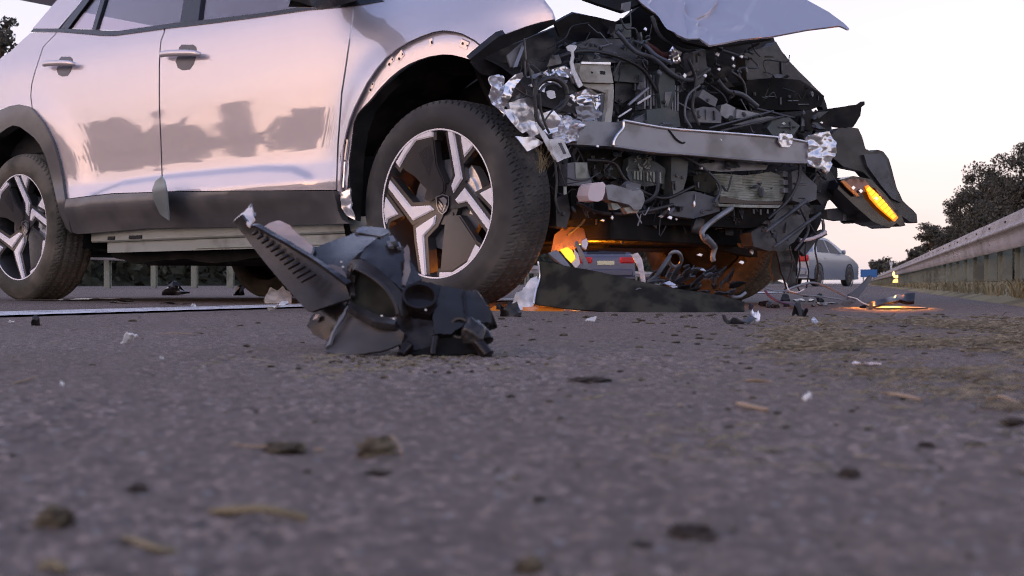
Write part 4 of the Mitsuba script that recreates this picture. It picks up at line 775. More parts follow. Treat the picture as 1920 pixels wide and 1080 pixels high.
# coolers
cf = fs('oil_cooler', [(1178, 296), (1194, 286), (1206, 294), (1226, 302), (1236, 308), (1248, 316), (1246, 344), (1212, 350), (1184, 346), (1176, 330)], .02, .03, 'slate_green', 5, .006, 30, 3)
for q in range(9): fs('cooler_fin', rect(1189 + 6 * q, 320 + .3 * q, 1191.6 + 6 * q, 336 + .8 * q), .012, .012, 'rad_green', 6, parent=cf)
rr_ = np.random.default_rng(5)
for q in range(14):
    x, y = rr_.uniform(1178, 1228), rr_.uniform(290, 314); fh('torn_fin', [(x, y), (x + rr_.uniform(-5, 5), y + rr_.uniform(2, 5)), (x + rr_.uniform(-8, 8), y + rr_.uniform(5, 10))], .0022, 'rad_green', parent=cf, off=.01, n=5)
rd_ = fs('radiator', [(1336, 326), (1362, 326), (1400, 330), (1445, 322), (1468, 330), (1476, 352), (1466, 376), (1430, 378), (1380, 374), (1350, 366)], .02, .03, 'rad_green', 6, .003, 20, 2)
fins = []
for q in range(11):
    y = 329 + 4.2 * q; x0, x1 = 1340 + q * 1.2, 1466 + 4 * math.sin(q)
    fins.append(hose([F3(x, y + 1.2 * math.sin(x * .11 + q) + rr_.uniform(-.5, .5), .018) for x in np.linspace(x0, x1, 14)], .0019, 5, 2))
cp('radiator_fins', cat(fins), 'rad_green', True, parent=rd_, stuff=True)
fs('radiator_frame', [(1309, 302), (1330, 299), (1400, 304), (1440, 310), (1436, 318), (1400, 320), (1350, 322), (1312, 318)], .01, .03, 'pump_grey', 6, .003, 20, 4)
fs('radiator_sill', [(1346, 382), (1400, 384), (1466, 385), (1464, 390), (1400, 389), (1348, 387)], -.02, .02, 'rad_green', 6)
fs('radiator_sill', [(1350, 368), (1400, 376), (1468, 378), (1466, 384), (1400, 383), (1348, 380)], .01, .03, 'brown_tray', 6)
for q in range(5): fs('vent_slot', rect(1412 + 13 * q, 392, 1415 + 13 * q, 400 + (q % 2) * 2), .045, .004, 'pump_grey', 5)
for q in range(3): fs('lug', rect(1469, 322 + 15 * q, 1480, 331 + 15 * q), .0, .02, 'pump_grey', 5)
# hanging pump
pp = fs('pump', [(1135, 347), (1148, 346), (1186, 356), (1196, 352), (1206, 360), (1209, 376), (1202, 392), (1190, 394), (1180, 384), (1140, 374)], -.10, .05, 'pump_grey', 5, .0015, 30, 3)
fs('pump_cap', [(1106, 350), (1112, 343), (1130, 341), (1135, 346), (1134, 362), (1130, 374), (1122, 378), (1106, 376), (1102, 366)], -.12, .06, 'pump_pink', 4, parent=pp)
fs('pump_boss', [(1172, 346), (1186, 342), (1202, 346), (1200, 356), (1186, 358), (1174, 354)], -.10, .03, 'mid_grey', 4, .004, 40, 2, parent=pp)
fs('pump_bracket', [(1146, 380), (1158, 382), (1164, 390), (1154, 394), (1148, 392)], -.09, .02, 'rad_green', 4, parent=pp)
fs('pump_bracket', [(1170, 390), (1188, 388), (1200, 392), (1196, 398), (1176, 400)], -.09, .02, 'primer_beige', 4, .003, 40, 3, parent=pp)
wb = fs('washer_box', [(1064, 306), (1078, 304), (1101, 305), (1104, 326), (1112, 348), (1064, 348)], .0, .05, 'mid_grey', 6, .003, 20, 5)
fs('box_panel', [(1079, 305), (1100, 305), (1102, 334), (1080, 335)], -.004, .01, 'rad_green', 6, parent=wb)
# underside tray, lower links
cp('undertray', sheet([C((1092, 416), .10), C((1372, 414), .10), C((1388, 470), .85), C((1240, 474), .85), C((1092, 470), .75), C((1052, 448), .4), C((1060, 424), .12)], .01, 10, .006, 8, 3), 'brown_tray', 35)
fh('bent_pipe', [(1372, 390, -.06), (1345, 408, -.10), (1325, 424, -.13), (1316, 438, -.14), (1324, 452, -.13), (1340, 462, -.12), (1336, 480, -.12), (1338, 490, -.12)], .0095, 'pump_grey')
fh('pipe_sleeve', [(1322, 444, -.145), (1332, 455, -.14), (1338, 462, -.13)], .0125, 'mid_grey')
fh('link_rod', [(1270, 456, .25), (1300, 450, .24), (1310, 447, .24)], .004, 'mid_grey')
fs('link_end', [(1388, 456), (1406, 456), (1420, 461), (1416, 467), (1392, 464)], .2, .02, 'mid_grey', 5)
for q, (x, y, w, h) in enumerate([(1410, 472, 8, 11), (1390, 492, 11, 7), (1312, 478, 12, 6), (1210, 55, 7, 7), (1121, 274, 6, 5), (1240, 406, 9, 6), (1256, 408, 10, 7), (1268, 411, 5, 4), (1148, 408, 5, 8), (1130, 413, 7, 4), (1302, 382, 4, 12), (1255, 392, 4, 8), (1316, 316, 4, 4), (1352, 262, 4, 4), (1390, 106, 7, 7), (1376, 124, 6, 6), (1348, 130, 6, 6), (1322, 142, 7, 7), (1345, 102, 9, 8), (1374, 110, 6, 8), (1470, 232, 8, 5), (1540, 230, 7, 4), (1284, 142, 6, 10)]):
    fs('bright_shard', [(x - w / 2, y), (x, y - h / 2), (x + w / 2, y - h * .1), (x + w * .2, y + h / 2)], -.08 if y < 440 else .1, .004, 'torn_silver', 4, .004, 60, q)
# our view's right end: strips, the hanging headlamp with its lit indicator
fs('black_strip', [(1480, 238), (1500, 216), (1555, 204), (1600, 197), (1613, 195), (1621, 190), (1622, 196), (1615, 201), (1613, 217), (1600, 238), (1588, 241), (1560, 236), (1520, 246)], -.0, .02, 'liner_black', 6, .005, 16, 7)
fs('lamp_carrier', [(1556, 254), (1572, 240), (1590, 238), (1609, 241), (1616, 256), (1623, 279), (1634, 284), (1646, 281), (1656, 284), (1666, 298), (1674, 324), (1682, 355), (1692, 376), (1703, 386), (1712, 394), (1719, 402), (1720, 418), (1706, 416), (1690, 404), (1655, 360), (1618, 322), (1580, 312), (1562, 296)], -.0, .04, 'black_plastic', 6, .004, 14, 8, label='torn black lamp carrier pointing down at the right')
fs('carrier_step', [(1620, 290), (1650, 288), (1662, 300), (1676, 352), (1690, 380), (1672, 372), (1650, 345), (1626, 312)], -.012, .02, 'slate', 6, .002, 20, 4)
hl = fs('headlamp', [(1570, 354), (1578, 336), (1600, 330), (1632, 336), (1660, 364), (1690, 404), (1698, 423), (1689, 425), (1681, 418), (1668, 428), (1652, 422), (1636, 415), (1602, 385)], -.02, .09, 'gloss_black', 5, .002, 20, 9, label='headlamp hanging loose with its amber indicator lit')
fs('reflector', [(1579, 341), (1598, 334), (1622, 337), (1630, 346), (1626, 358), (1610, 364), (1592, 352)], -.03, .01, 'brown_reflector', 4, .004, 30, 3, parent=hl)
fs('reflector_trim', [(1577, 340), (1583, 338), (1602, 356), (1612, 368), (1606, 368), (1590, 354)], -.036, .006, 'amber', 4, parent=hl)
fs('reflector', [(1640, 352), (1652, 362), (1676, 394), (1684, 408), (1678, 406), (1660, 384)], -.03, .01, 'brown_reflector', 4, .003, 30, 4, parent=hl)
def glow(c, k): return {'type': 'area', 'radiance': rgb(np.array(c) * k)}
ST = np.array([(1623, 350), (1628, 347), (1640, 358), (1660, 380), (1678, 400), (1684, 408), (1678, 415), (1664, 404), (1646, 388), (1632, 372)], float)
k = numbered(hl + '__indicator_strip')
scene[k] = mikit.ply(sheet([C(p, -.036) for p in ST], .006, 5), 'amber', smooth=False, emitter=glow((1.0, 0.24, 0.004), 0.055))
ax0, ax1 = np.array([1627.0, 352]), np.array([1678.0, 409])
for q in range(9):
    c0 = ax0 + (ax1 - ax0) * (q + .12) / 9; c1 = ax0 + (ax1 - ax0) * (q + .88) / 9; nn = np.array([(ax1 - ax0)[1], -(ax1 - ax0)[0]]); nn = nn / np.linalg.norm(nn) * (3.2 + 3.6 * math.sin(np.pi * (q + .5) / 9))
    k = numbered(hl + '__indicator_led'); scene[k] = mikit.ply(sheet([C(p, -.039) for p in (c0 - nn, c1 - nn, c1 + nn, c0 + nn)], .003, 5), 'amber', smooth=False, emitter=glow((1.0, 0.46, 0.012), 0.10))
for q, (x, y) in enumerate([(1614, 358), (1600, 352), (1643, 372)]): fs('lamp_bulb', [(x - 4, y), (x, y - 4), (x + 4, y), (x, y + 4)], -.04, .006, 'chrome', 3, parent=hl)
tgt = ground(1665, 577); src = F3(1672, 422, -.03)
scene[hl + '_light'] = {'type': 'spot', 'to_world': T().look_at(origin=src.tolist(), target=tgt.tolist(), up=[0, 1, 0]), 'intensity': rgb((1.0, 0.28, 0.035)), 'cutoff_angle': 11.0, 'beam_width': 4.0}
cb = fs('crash_can', [(1550, 393), (1572, 390), (1596, 391), (1596, 413), (1572, 414), (1552, 410)], .10, .03, 'mid_grey', 6)
fs('crash_can_band', rect(1582, 391, 1587, 413), .098, .03, 'torn_silver', 5, parent=cb)
fs('crash_can_end', [(1594, 386), (1600, 383), (1606, 386), (1606, 416), (1600, 419), (1594, 416)], .10, .05, 'black_plastic', 5, parent=cb)
fh('thin_pipe', [(1500, 451, .05), (1520, 448, .05), (1540, 440, .05), (1548, 434, .05)], .007, 'pump_pink'); fh('thin_pipe', [(1542, 412, .06), (1544, 424, .06), (1543, 434, .06), (1536, 440, .06)], .006, 'pump_grey')
fh('hanging_cable', [(1536, 440, .05), (1528, 465, .06), (1534, 500, .05), (1530, 530, .06)], .0035, 'black_plastic')
fs('clutter_plate', [(1520, 440), (1545, 430), (1552, 440), (1530, 452), (1510, 480), (1500, 470)], .08, .02, 'slate', 6, .004, 20, 5)
# bonnet, buckled, its front half folded down towards us
def hood_fold(V): pass
HOOD = [(1204, 6, .02), (1224, 22, .0), (1242, 35, -.02), (1260, 52, -.05), (1277, 74, -.09), (1290, 73, -.10), (1312, 72, -.07), (1324, 86, -.11), (1354, 81, -.09), (1387, 74, -.07), (1444, 69, -.06), (1512, 56, -.05), (1569, 49, -.05), (1584, 58, -.06), (1585, 54, -.06), (1554, 23, .0), (1512, 0, .06), (1460, -40, .15), (1300, -55, .18), (1190, -40, .17), (1186, -12, .10)]
hm = sheet([C((p[0], p[1], p[2] - 0.34 * (p[0] - 1277) / 308)) for p in HOOD], .006, 3, 0.0)
def crease(m):
    v = m.vertices; Y = v[:, 1]; px = 960 + FOC * v[:, 0] / Y; py = HOR - FOC * (v[:, 2] - CAM_Z) / Y
    P = np.stack([px / 60, py / 60, px * 0], 1); near = np.clip((1430 - px) / 160, 0, 1)
    d = near * 0.03 * (nfbm(P * 0.9, 2, 2) - 0.5)
    for x0, y0, x1, y1, w_, A_ in ((1268, 0, 1279, 76, 8, .028), (1288, 6, 1314, 44, 13, -.040), (1333, 0, 1304, 40, 10, .034), (1296, 55, 1370, 48, 9, .010), (1346, 72, 1396, 62, 14, -.014), (1228, 8, 1262, 50, 11, -.024), (1404, 0, 1378, 44, 16, .012), (1310, 44, 1326, 88, 8, .018), (1250, -20, 1300, -4, 14, -.03), (1356, 20, 1420, 60, 14, .008)):
        e = np.array([x1 - x0, y1 - y0], float); L2 = e @ e; u_ = np.clip(((px - x0) * e[0] + (py - y0) * e[1]) / L2, 0, 1); ds = np.hypot(px - x0 - u_ * e[0], py - y0 - u_ * e[1])
        d = d + A_ * np.maximum(0, 1 - ds / w_)
    d[:] += 0.012 * np.clip((px - 1555) / 20, 0, 1)
    m.vertices = v + np.outer(-d, np.r_[CU, 0]) * -1.0; return m
cp('bonnet', crease(hm), 'paint', 40, label='buckled silver bonnet folded down at its front edge')
fs('bonnet_underside', [(1130, -40, .3), (1110, -10, .22), (1092, -3, .2), (1165, 22, .16), (1200, 8, .14), (1250, 50, .06), (1280, 78, .02), (1330, 90, .02), (1446, 72, .06), (1450, 30, .2), (1350, 0, .3)], 0, .01, 'liner_black', 8, .004, 10, 3)
# small broken bits filling the bay
rg = np.random.default_rng(11); bay = Polygon([(1045, 60), (1160, 50), (1215, 25), (1280, 85), (1440, 80), (1500, 140), (1535, 190), (1560, 240), (1560, 330), (1530, 420), (1480, 470), (1380, 440), (1100, 410), (1050, 400), (1040, 300), (960, 150), (960, 110)])
bins = {'black_plastic': [], 'slate': [], 'slate_green': [], 'mid_grey': [], 'dark_metal': [], 'aluminium': []}
while sum(map(len, bins.values())) < 420:
    x, y = rg.uniform(930, 1565), rg.uniform(20, 475)
    if not bay.contains(shapely.Point(x, y)): continue
    o = rg.uniform(-.012, .15); c = F3(x, y, o); A = np.linalg.qr(rg.normal(0, 1, (3, 3)))[0]
    kd = rg.random(); mk = rg.choice(list(bins), p=[.38, .18, .14, .11, .13, .06])
    if kd < .34:                                           # bent, torn plate
        sc = rg.uniform(7, 26); an = np.sort(rg.uniform(0, 2 * np.pi, rg.integers(5, 9))); k_ = rg.uniform(.4, 1.1, len(an)); el = rg.uniform(.25, 1); th = rg.uniform(0, np.pi)
        q = np.c_[k_ * np.cos(an), k_ * np.sin(an) * el] * sc @ np.array([[math.cos(th), math.sin(th)], [-math.sin(th), math.cos(th)]])
        if Polygon(q).area < 25: continue
        m = sheet([C((x + a_, y + b_, o + rg.uniform(-.015, .015))) for a_, b_ in q], rg.uniform(.003, .012), 5, .005, 30, int(rg.integers(99)))
    elif kd < .78:                                         # wires and thin hoses
        d1 = rg.normal(0, 1, 3) * [1, .5, 1]; L_ = rg.uniform(.03, .11); d2 = rg.normal(0, 1, 3) * [1, .5, 1.2]; r_ = rg.choice([.0018, .0025, .004, .007], p=[.35, .35, .2, .1])
        m = hose([c - d1 * L_ * .5, c - d1 * L_ * .15 + d2 * L_ * .2, c + d1 * L_ * .2 - d2 * L_ * .1, c + d1 * L_ * .5 + d2 * L_ * .2 - [0, 0, L_ * .2]], r_, 6, 4)
    elif kd < .93: sc = rg.uniform(.004, .014); m = box(c, np.array([1, rg.uniform(.4, 2), rg.uniform(.2, 1)]) * sc * 1.5, A, .003)
    else: sc = rg.uniform(.004, .012); m = revolve([(0, .3 * sc), (0, sc), (.6 * sc, sc), (.6 * sc, .6 * sc), (1.1 * sc, .6 * sc), (1.1 * sc, .1 * sc)], 14, c, A[0], A[1])
    bins[mk].append(m)
for mk, ms in bins.items(): cp('broken_bits', cat(ms), mk, 30, stuff=True)
# torn pieces and wires hanging to the ground at the far corner
for q, (pts, m) in enumerate([([(1452, 455), (1482, 462), (1494, 500), (1490, 540), (1476, 546), (1466, 510)], 'black_plastic'), ([(1478, 440), (1504, 446), (1498, 480), (1494, 520), (1488, 536), (1480, 490)], 'liner_black'), ([(1500, 400), (1532, 396), (1524, 440), (1512, 462), (1500, 462)], 'liner_black'), ([(1450, 470), (1470, 480), (1466, 520), (1452, 530), (1444, 500)], 'brown_tray')]):
    fs('hanging_shred', pts, .10 + .03 * q, .008, m, 5, .008, 24, 60 + q)
for q, pts in enumerate([[(1496, 470), (1500, 500), (1494, 530), (1500, 548)], [(1480, 460), (1486, 495), (1478, 525), (1470, 548)], [(1512, 440), (1510, 480), (1516, 510), (1512, 540)]]): fh('hanging_cable', pts, .003, 'black_plastic', off=.08)
# ------------------------------------------------------------------ the torn bumper corner lying in front of the car
mat('bumper_black', grime((0.013, 0.009, 0.0085), (0.04, 0.035, 0.033), 18, 0.5, 0.85), 0.20, 0, 0.35)
mat('bumper_satin', grime((0.015, 0.0105, 0.0095), (0.042, 0.036, 0.033), 20, 0.5, 0.8), 0.30, 0, 0.35)
mat('bumper_bluish', grime((0.019, 0.0165, 0.016), (0.05, 0.045, 0.043), 20), 0.28, 0, 0.5)
mat('sunset_glow_plastic', grime((0.50, 0.30, 0.21), (0.30, 0.19, 0.14), 14), 0.3)  # black panel whose sunset glow is put into the base colour
mat('pale_plastic', grime((0.72, 0.60, 0.54), (0.5, 0.42, 0.38), 30), 0.35)
mat('dusty_plastic', grime((0.032, 0.027, 0.025), (0.095, 0.080, 0.070), 16, 0.35, 0.75), 0.45)
def Dp(p): return (420 + p[0] / 3.375, 370 + p[1] / 3.375, p[2])
BP = thing('bumper_fragment', 'black torn bumper corner with a slanting slatted blade, lying in the foreground', 'bumper fragment')
def jag(pts, seed, amp=2.2, step=15):
    """A torn outline: extra corners along the edges, knocked about."""
    r = np.random.default_rng(seed + 500); P = np.array(pts, float); out = []
    for a_, b_ in zip(P, np.roll(P, -1, 0)):
        n = max(1, int(np.hypot(*(b_ - a_)[:2]) // step)); out.append(a_)
        for k_ in range(1, n): q = a_ + (b_ - a_) * (k_ / n); q[:2] += r.normal(0, amp, 2); out.append(q)
    return out
nbp = [0]
def bp(name, pts, th, m, res=6, bump=0.0008, freq=30, seed=0, parent=None, smooth=35):
    nbp[0] += 1; P = jag(pts, nbp[0], 0.7 if name in ('blade', 'blade_rim', 'lamp_surround') else 2.4)
    return part(parent or BP, name, sheet([Dp(p) for p in P], th, res, bump, freq, seed), m, smooth)
bl = bp('blade', [(60, 152, 1.535), (105, 112, 1.52), (165, 182, 1.505), (190, 190, 1.50), (380, 292, 1.46), (560, 402, 1.43), (690, 492, 1.405), (772, 560, 1.39), (800, 640, 1.385), (700, 672, 1.385), (560, 722, 1.395), (522, 716, 1.40), (420, 600, 1.43), (300, 462, 1.46), (170, 300, 1.50)], .004, 'bumper_satin')
for q in range(12):
    u = q / 11; x, y = 195 + 330 * u, 222 + 280 * u; Ld = 34 + 70 * u ** 1.5; Y = 1.494 - 0.095 * u
    a_, b_ = Dp((x - Ld * .35, y + Ld * .30, Y - .004)), Dp((x + Ld * .55, y - Ld * .20, Y - .004))
    part(bl, 'slat', tube([at(*a_), at((a_[0] + b_[0]) / 2, (a_[1] + b_[1]) / 2, a_[2] - .002), at(*b_)], 0.0024, 6), 'bumper_black', True)
bp('blade_rim', [(165, 178, 1.495), (192, 178, 1.49), (385, 282, 1.45), (566, 392, 1.42), (690, 482, 1.395), (775, 548, 1.38), (772, 562, 1.382), (686, 497, 1.397), (556, 406, 1.422), (378, 296, 1.452), (190, 194, 1.492)], .008, 'bumper_black')
tp = bp('blade_tip', [(58, 153, 1.56), (112, 100, 1.57), (165, 54, 1.60), (176, 62, 1.585), (180, 100, 1.55), (194, 132, 1.525), (180, 150, 1.52), (166, 181, 1.50), (106, 113, 1.53)], .003, 'pale_plastic')
bp('tip_hook', [(164, 54, 1.59), (174, 38, 1.60), (181, 46, 1.60), (186, 92, 1.57), (204, 100, 1.565), (200, 124, 1.55), (188, 118, 1.55)], .006, 'bumper_black')
bp('side_panel', [(252, 184, 1.54), (300, 158, 1.56), (346, 146, 1.58), (400, 170, 1.56), (470, 232, 1.53), (560, 305, 1.50), (574, 324, 1.49), (548, 388, 1.455), (400, 296, 1.49), (320, 240, 1.52)], .003, 'sunset_glow_plastic')
bp('side_panel_edge', [(562, 304, 1.498), (578, 318, 1.49), (572, 340, 1.48), (548, 392, 1.45), (538, 384, 1.452), (560, 340, 1.478)], .006, 'bumper_black')
bp('rear_panel', [(550, 392, 1.47), (576, 316, 1.50), (640, 292, 1.51), (760, 250, 1.54), (832, 224, 1.56), (940, 220, 1.55), (1010, 232, 1.53), (940, 280, 1.50), (838, 366, 1.45), (790, 420, 1.43), (776, 545, 1.41), (690, 486, 1.43), (600, 425, 1.46)], .004, 'bumper_black')
bp('dusty_step', [(612, 430, 1.44), (680, 425, 1.44), (740, 440, 1.43), (782, 490, 1.42), (772, 552, 1.40), (700, 490, 1.42)], .003, 'copper_dust')
mat('copper_dust', (0.16, 0.12, 0.11), 0.5)
bp('top_flange', [(830, 222, 1.555), (850, 196, 1.57), (930, 186, 1.58), (1000, 192, 1.57), (1040, 204, 1.55), (1044, 224, 1.54), (990, 250, 1.51), (940, 236, 1.53)], .006, 'bumper_bluish', bump=.003)
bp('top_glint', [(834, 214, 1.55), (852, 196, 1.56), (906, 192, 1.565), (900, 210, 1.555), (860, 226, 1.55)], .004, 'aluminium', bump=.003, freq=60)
bp('back_wall', [(838, 368, 1.46), (930, 288, 1.49), (1036, 236, 1.53), (1090, 262, 1.52), (1140, 340, 1.49), (1200, 430, 1.47), (1252, 520, 1.44), (1190, 548, 1.43), (1146, 596, 1.41), (1050, 520, 1.43), (960, 440, 1.44), (872, 388, 1.45)], .005, 'bumper_black')
for q, (x, y) in enumerate([(1060, 260), (1078, 285), (1098, 300), (1122, 330), (1046, 290)]):
    bp('clip', [(x - 18, y - 14, 1.50), (x + 12, y - 20, 1.50), (x + 26, y + 14, 1.49), (x - 4, y + 22, 1.49)], .008, 'bumper_bluish' if q % 2 else 'pump_grey', 4)
bp('upright_strip', [(1136, 330, 1.475), (1160, 296, 1.48), (1176, 380, 1.46), (1180, 470, 1.45), (1150, 560, 1.42), (1130, 548, 1.42), (1150, 450, 1.44)], .003, 'copper_dust')
def arc3(pts, r0): return hose([at(*Dp(p)) for p in pts], r0, 14, 6)
bp('lamp_surround', [(780, 452, 1.402), (792, 412, 1.40), (820, 392, 1.395), (872, 392, 1.385), (960, 438, 1.37), (1056, 520, 1.36), (1122, 600, 1.355), (1160, 680, 1.352), (1166, 742, 1.35), (1126, 752, 1.342), (1100, 680, 1.344), (1050, 600, 1.348), (980, 530, 1.356), (900, 474, 1.37), (846, 448, 1.380), (812, 462, 1.39), (796, 540, 1.395), (776, 548, 1.40)], .009, 'bumper_satin', 5)
part(BP, 'surround_bead', arc3([(1100, 748, 1.339), (1078, 668, 1.341), (1024, 584, 1.346), (960, 524, 1.354), (890, 480, 1.366), (842, 456, 1.377)], .0022), 'bumper_satin', True)
bp('lamp_pocket', [(786, 440, 1.41), (860, 420, 1.40), (960, 470, 1.39), (1040, 560, 1.38), (1090, 650, 1.375), (1100, 750, 1.37), (1000, 760, 1.38), (880, 706, 1.39), (782, 664, 1.40), (770, 550, 1.41)], .004, 'muddy_black')
bp('surround_lip', [(770, 560, 1.40), (788, 452, 1.395), (806, 446, 1.392), (792, 540, 1.39), (800, 640, 1.385), (782, 650, 1.388)], .006, 'bumper_black')
bp('lower_ledge', [(790, 650, 1.385), (880, 700, 1.375), (1000, 752, 1.36), (1096, 776, 1.35), (1080, 806, 1.34), (960, 786, 1.345), (860, 736, 1.36), (784, 690, 1.375)], .008, 'bumper_bluish')
bp('lower_apron', [(636, 940, 1.375), (672, 880, 1.38), (730, 780, 1.39), (788, 690, 1.395), (880, 736, 1.375), (965, 782, 1.36), (1080, 806, 1.35), (1140, 860, 1.34), (1120, 930, 1.34), (1010, 964, 1.338), (860, 990, 1.338), (760, 1000, 1.342), (650, 984, 1.362)], .004, 'dusty_plastic', bump=.002)
bp('apron_edge', [(780, 684, 1.385), (790, 690, 1.384), (760, 752, 1.378), (712, 822, 1.372), (682, 884, 1.368), (672, 930, 1.365), (640, 950, 1.366), (668, 890, 1.372), (700, 818, 1.376)], .003, 'mid_grey', 3)
bp('lower_flap', [(524, 812, 1.42), (560, 742, 1.425), (600, 716, 1.42), (700, 676, 1.405), (780, 660, 1.40), (772, 700, 1.392), (716, 800, 1.392), (684, 886, 1.394), (640, 904, 1.40), (560, 868, 1.412)], .004, 'bumper_black', bump=.002)
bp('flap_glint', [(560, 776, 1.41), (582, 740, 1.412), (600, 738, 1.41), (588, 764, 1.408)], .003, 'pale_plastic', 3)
# cup, hollow
an = np.linspace(0, 2 * np.pi, 27)[:-1]
cc_ = at(*Dp((1236, 628, 1.358))); cax = np.array([0.10, -0.72, 0.69]); cax /= np.linalg.norm(cax)
cup = revolve([(-0.022, 0.0), (-0.022, 0.011), (-0.011, 0.0145), (0.0, 0.0165), (0.002, 0.017), (0.002, 0.0195), (0.0, 0.020), (-0.025, 0.016), (-0.026, 0.0)], 40, cc_, cax, [0.0, 0.69, 0.72])
cu = part(BP, 'lamp_cup', cup, 'bumper_satin', 45)
for q in range(5): part(cu, 'grit', clod(cc_ - cax * 0.015 + np.array([.004 * (q - 2), .001 * q, -.004]), (.006, .005, .005), 60 + q, 2), 'mid_grey', True)
bp('cup_collar', [(1130, 600, 1.37), (1170, 548, 1.385), (1260, 530, 1.39), (1380, 560, 1.385), (1400, 620, 1.37), (1350, 690, 1.355), (1300, 740, 1.345), (1180, 720, 1.35), (1136, 680, 1.36)], .012, 'bumper_black')
bp('corner_block', [(1368, 570, 1.375), (1400, 560, 1.38), (1470, 572, 1.385), (1540, 592, 1.385), (1600, 586, 1.38), (1640, 640, 1.37), (1690, 716, 1.355), (1692, 790, 1.35), (1600, 800, 1.345), (1520, 800, 1.34), (1440, 862, 1.335), (1330, 862, 1.335), (1320, 760, 1.345), (1352, 660, 1.36)], .035, 'bumper_bluish', bump=.0015)
bp('corner_rib', [(1510, 590, 1.378), (1530, 592, 1.378), (1548, 790, 1.338), (1530, 800, 1.336)], .008, 'bumper_satin')
bp('base_mass', [(1080, 770, 1.36), (1180, 720, 1.36), (1300, 740, 1.355), (1340, 860, 1.345), (1330, 940, 1.34), (1250, 960, 1.338), (1140, 985, 1.334), (1110, 920, 1.34)], .05, 'bumper_satin', bump=.004, freq=40)
part(BP, 'socket', revolve([(-.016, .0), (-.016, .008), (0, .009), (.001, .0095), (.001, .012), (-.002, .0125), (-.018, .010)], 30, at(*Dp((1490, 826, 1.342))), np.array([-.2, -.95, .1]), np.array([0, .1, .99])), 'bumper_black', 45)
part(BP, 'knuckle', clod(at(*Dp((1580, 850, 1.325))) - np.array([0, 0, .012]), (.014, .014, .018), 71, 3, .3), 'bumper_bluish', 40)
for q, (pts, r) in enumerate([([(1540, 850, 1.33), (1590, 900, 1.32), (1640, 960, 1.315), (1672, 1002, 1.312)], .0075), ([(1600, 830, 1.33), (1650, 870, 1.325), (1668, 910, 1.32)], .007), ([(1340, 880, 1.335), (1330, 940, 1.33), (1322, 1000, 1.325)], .004), ([(1180, 930, 1.335), (1140, 970, 1.33), (1120, 1000, 1.325)], .005)]):
    part(BP, 'leg', arc3(pts, r), 'bumper_black', True)
bp('base_plate', [(1140, 985, 1.34), (1330, 900, 1.345), (1460, 862, 1.345), (1620, 890, 1.34), (1670, 950, 1.335), (1600, 985, 1.33), (1400, 1000, 1.33), (1250, 1006, 1.33)], .03, 'liner_black', bump=.004, freq=40)
for q, (x, y) in enumerate([(1640, 828), (1276, 712), (998, 750), (742, 408), (752, 440), (1074, 768)]): bp('scuff', [(x - 9, y, 1.325 if x > 900 else 1.40), (x, y - 8, 1.325 if x > 900 else 1.40), (x + 9, y + 2, 1.325 if x > 900 else 1.40), (x, y + 7, 1.325 if x > 900 else 1.40)], .002, 'torn_silver', 3)

# ------------------------------------------------------------------ the front apron and lamp lying under the car's nose
ap = single('bumper_apron', 'long flat black bumper apron lying on edge under the open front', 'bumper apron',
    sheet([(1010, 490, 3.62), (1040, 494, 3.60), (1068, 500, 3.57), (1110, 507, 3.52), (1143, 514, 3.50), (1204, 528, 3.46), (1262, 540, 3.43), (1310, 547, 3.42), (1352, 554, 3.42), (1396, 566, 3.44), (1396, 584, 3.42), (1340, 590, 3.36), (1250, 590, 3.35), (1143, 584, 3.42), (1058, 577, 3.50), (1000, 569, 3.58), (1004, 545, 3.60), (1011, 520, 3.62)], .006, 9, .004, 5, 3), 'muddy_black', 35)
part(ap, 'torn_edge', hose([at(*p) for p in [(1009, 490, 3.612), (1012, 520, 3.612), (1005, 545, 3.592), (1001, 569, 3.572)]], .003, 6), 'torn_silver', True)
part(ap, 'round_mark', hose([at(1199 + 8 * math.cos(q), 549 + 8 * math.sin(q), 3.444) for q in np.linspace(0, 2 * np.pi, 14)], .0025, 5, 2), 'mid_grey', True)
single('white_liner_scrap', 'crumpled white plastic scrap between the front tyre and the black apron', 'plastic scrap', sheet([(962, 572, 3.70), (972, 552, 3.72), (988, 530, 3.74), (1006, 516, 3.75), (1010, 530, 3.74), (1004, 552, 3.71), (1000, 574, 3.68), (985, 580, 3.66), (968, 580, 3.67)], .004, 4, .03, 25, 8), 'white_plastic', 25)
lm = thing('broken_lamp', 'smashed lamp with a glowing yellow lens lying beside the front tyre', 'lamp')
part(lm, 'housing', sheet([(1028, 474, 3.80), (1044, 468, 3.80), (1066, 494, 3.76), (1072, 503, 3.74), (1060, 500, 3.75), (1044, 488, 3.78)], .02, 5, .004, 30, 3), 'pump_grey', 30)
scene[lm + '__lens'] = mikit.ply(sheet([(1050, 468, 3.79), (1064, 463, 3.79), (1073, 470, 3.78), (1078, 484, 3.77), (1070, 492, 3.77), (1060, 482, 3.78)], .008, 4), 'amber', smooth=False, emitter=glow((1.0, 0.46, 0.012), 0.09))
part(lm, 'lens_shell', sheet([(1076, 466, 3.77), (1084, 476, 3.77), (1088, 494, 3.76), (1080, 502, 3.75), (1072, 494, 3.76), (1079, 486, 3.765)], .006, 4, .004, 40, 4), 'pale_plastic', 30)
part(lm, 'bracket', sheet([(1077, 453, 3.80), (1083, 452, 3.80), (1094, 476, 3.78), (1106, 500, 3.75), (1110, 508, 3.74), (1098, 504, 3.75), (1088, 484, 3.78)], .008, 4, .002, 40, 5), 'mid_grey', 30)
part(lm, 'bracket', sheet([(1090, 452, 3.80), (1100, 446, 3.80), (1103, 456, 3.80), (1099, 468, 3.79), (1091, 462, 3.79)], .01, 4, .003, 40, 6), 'pump_pink', 30)
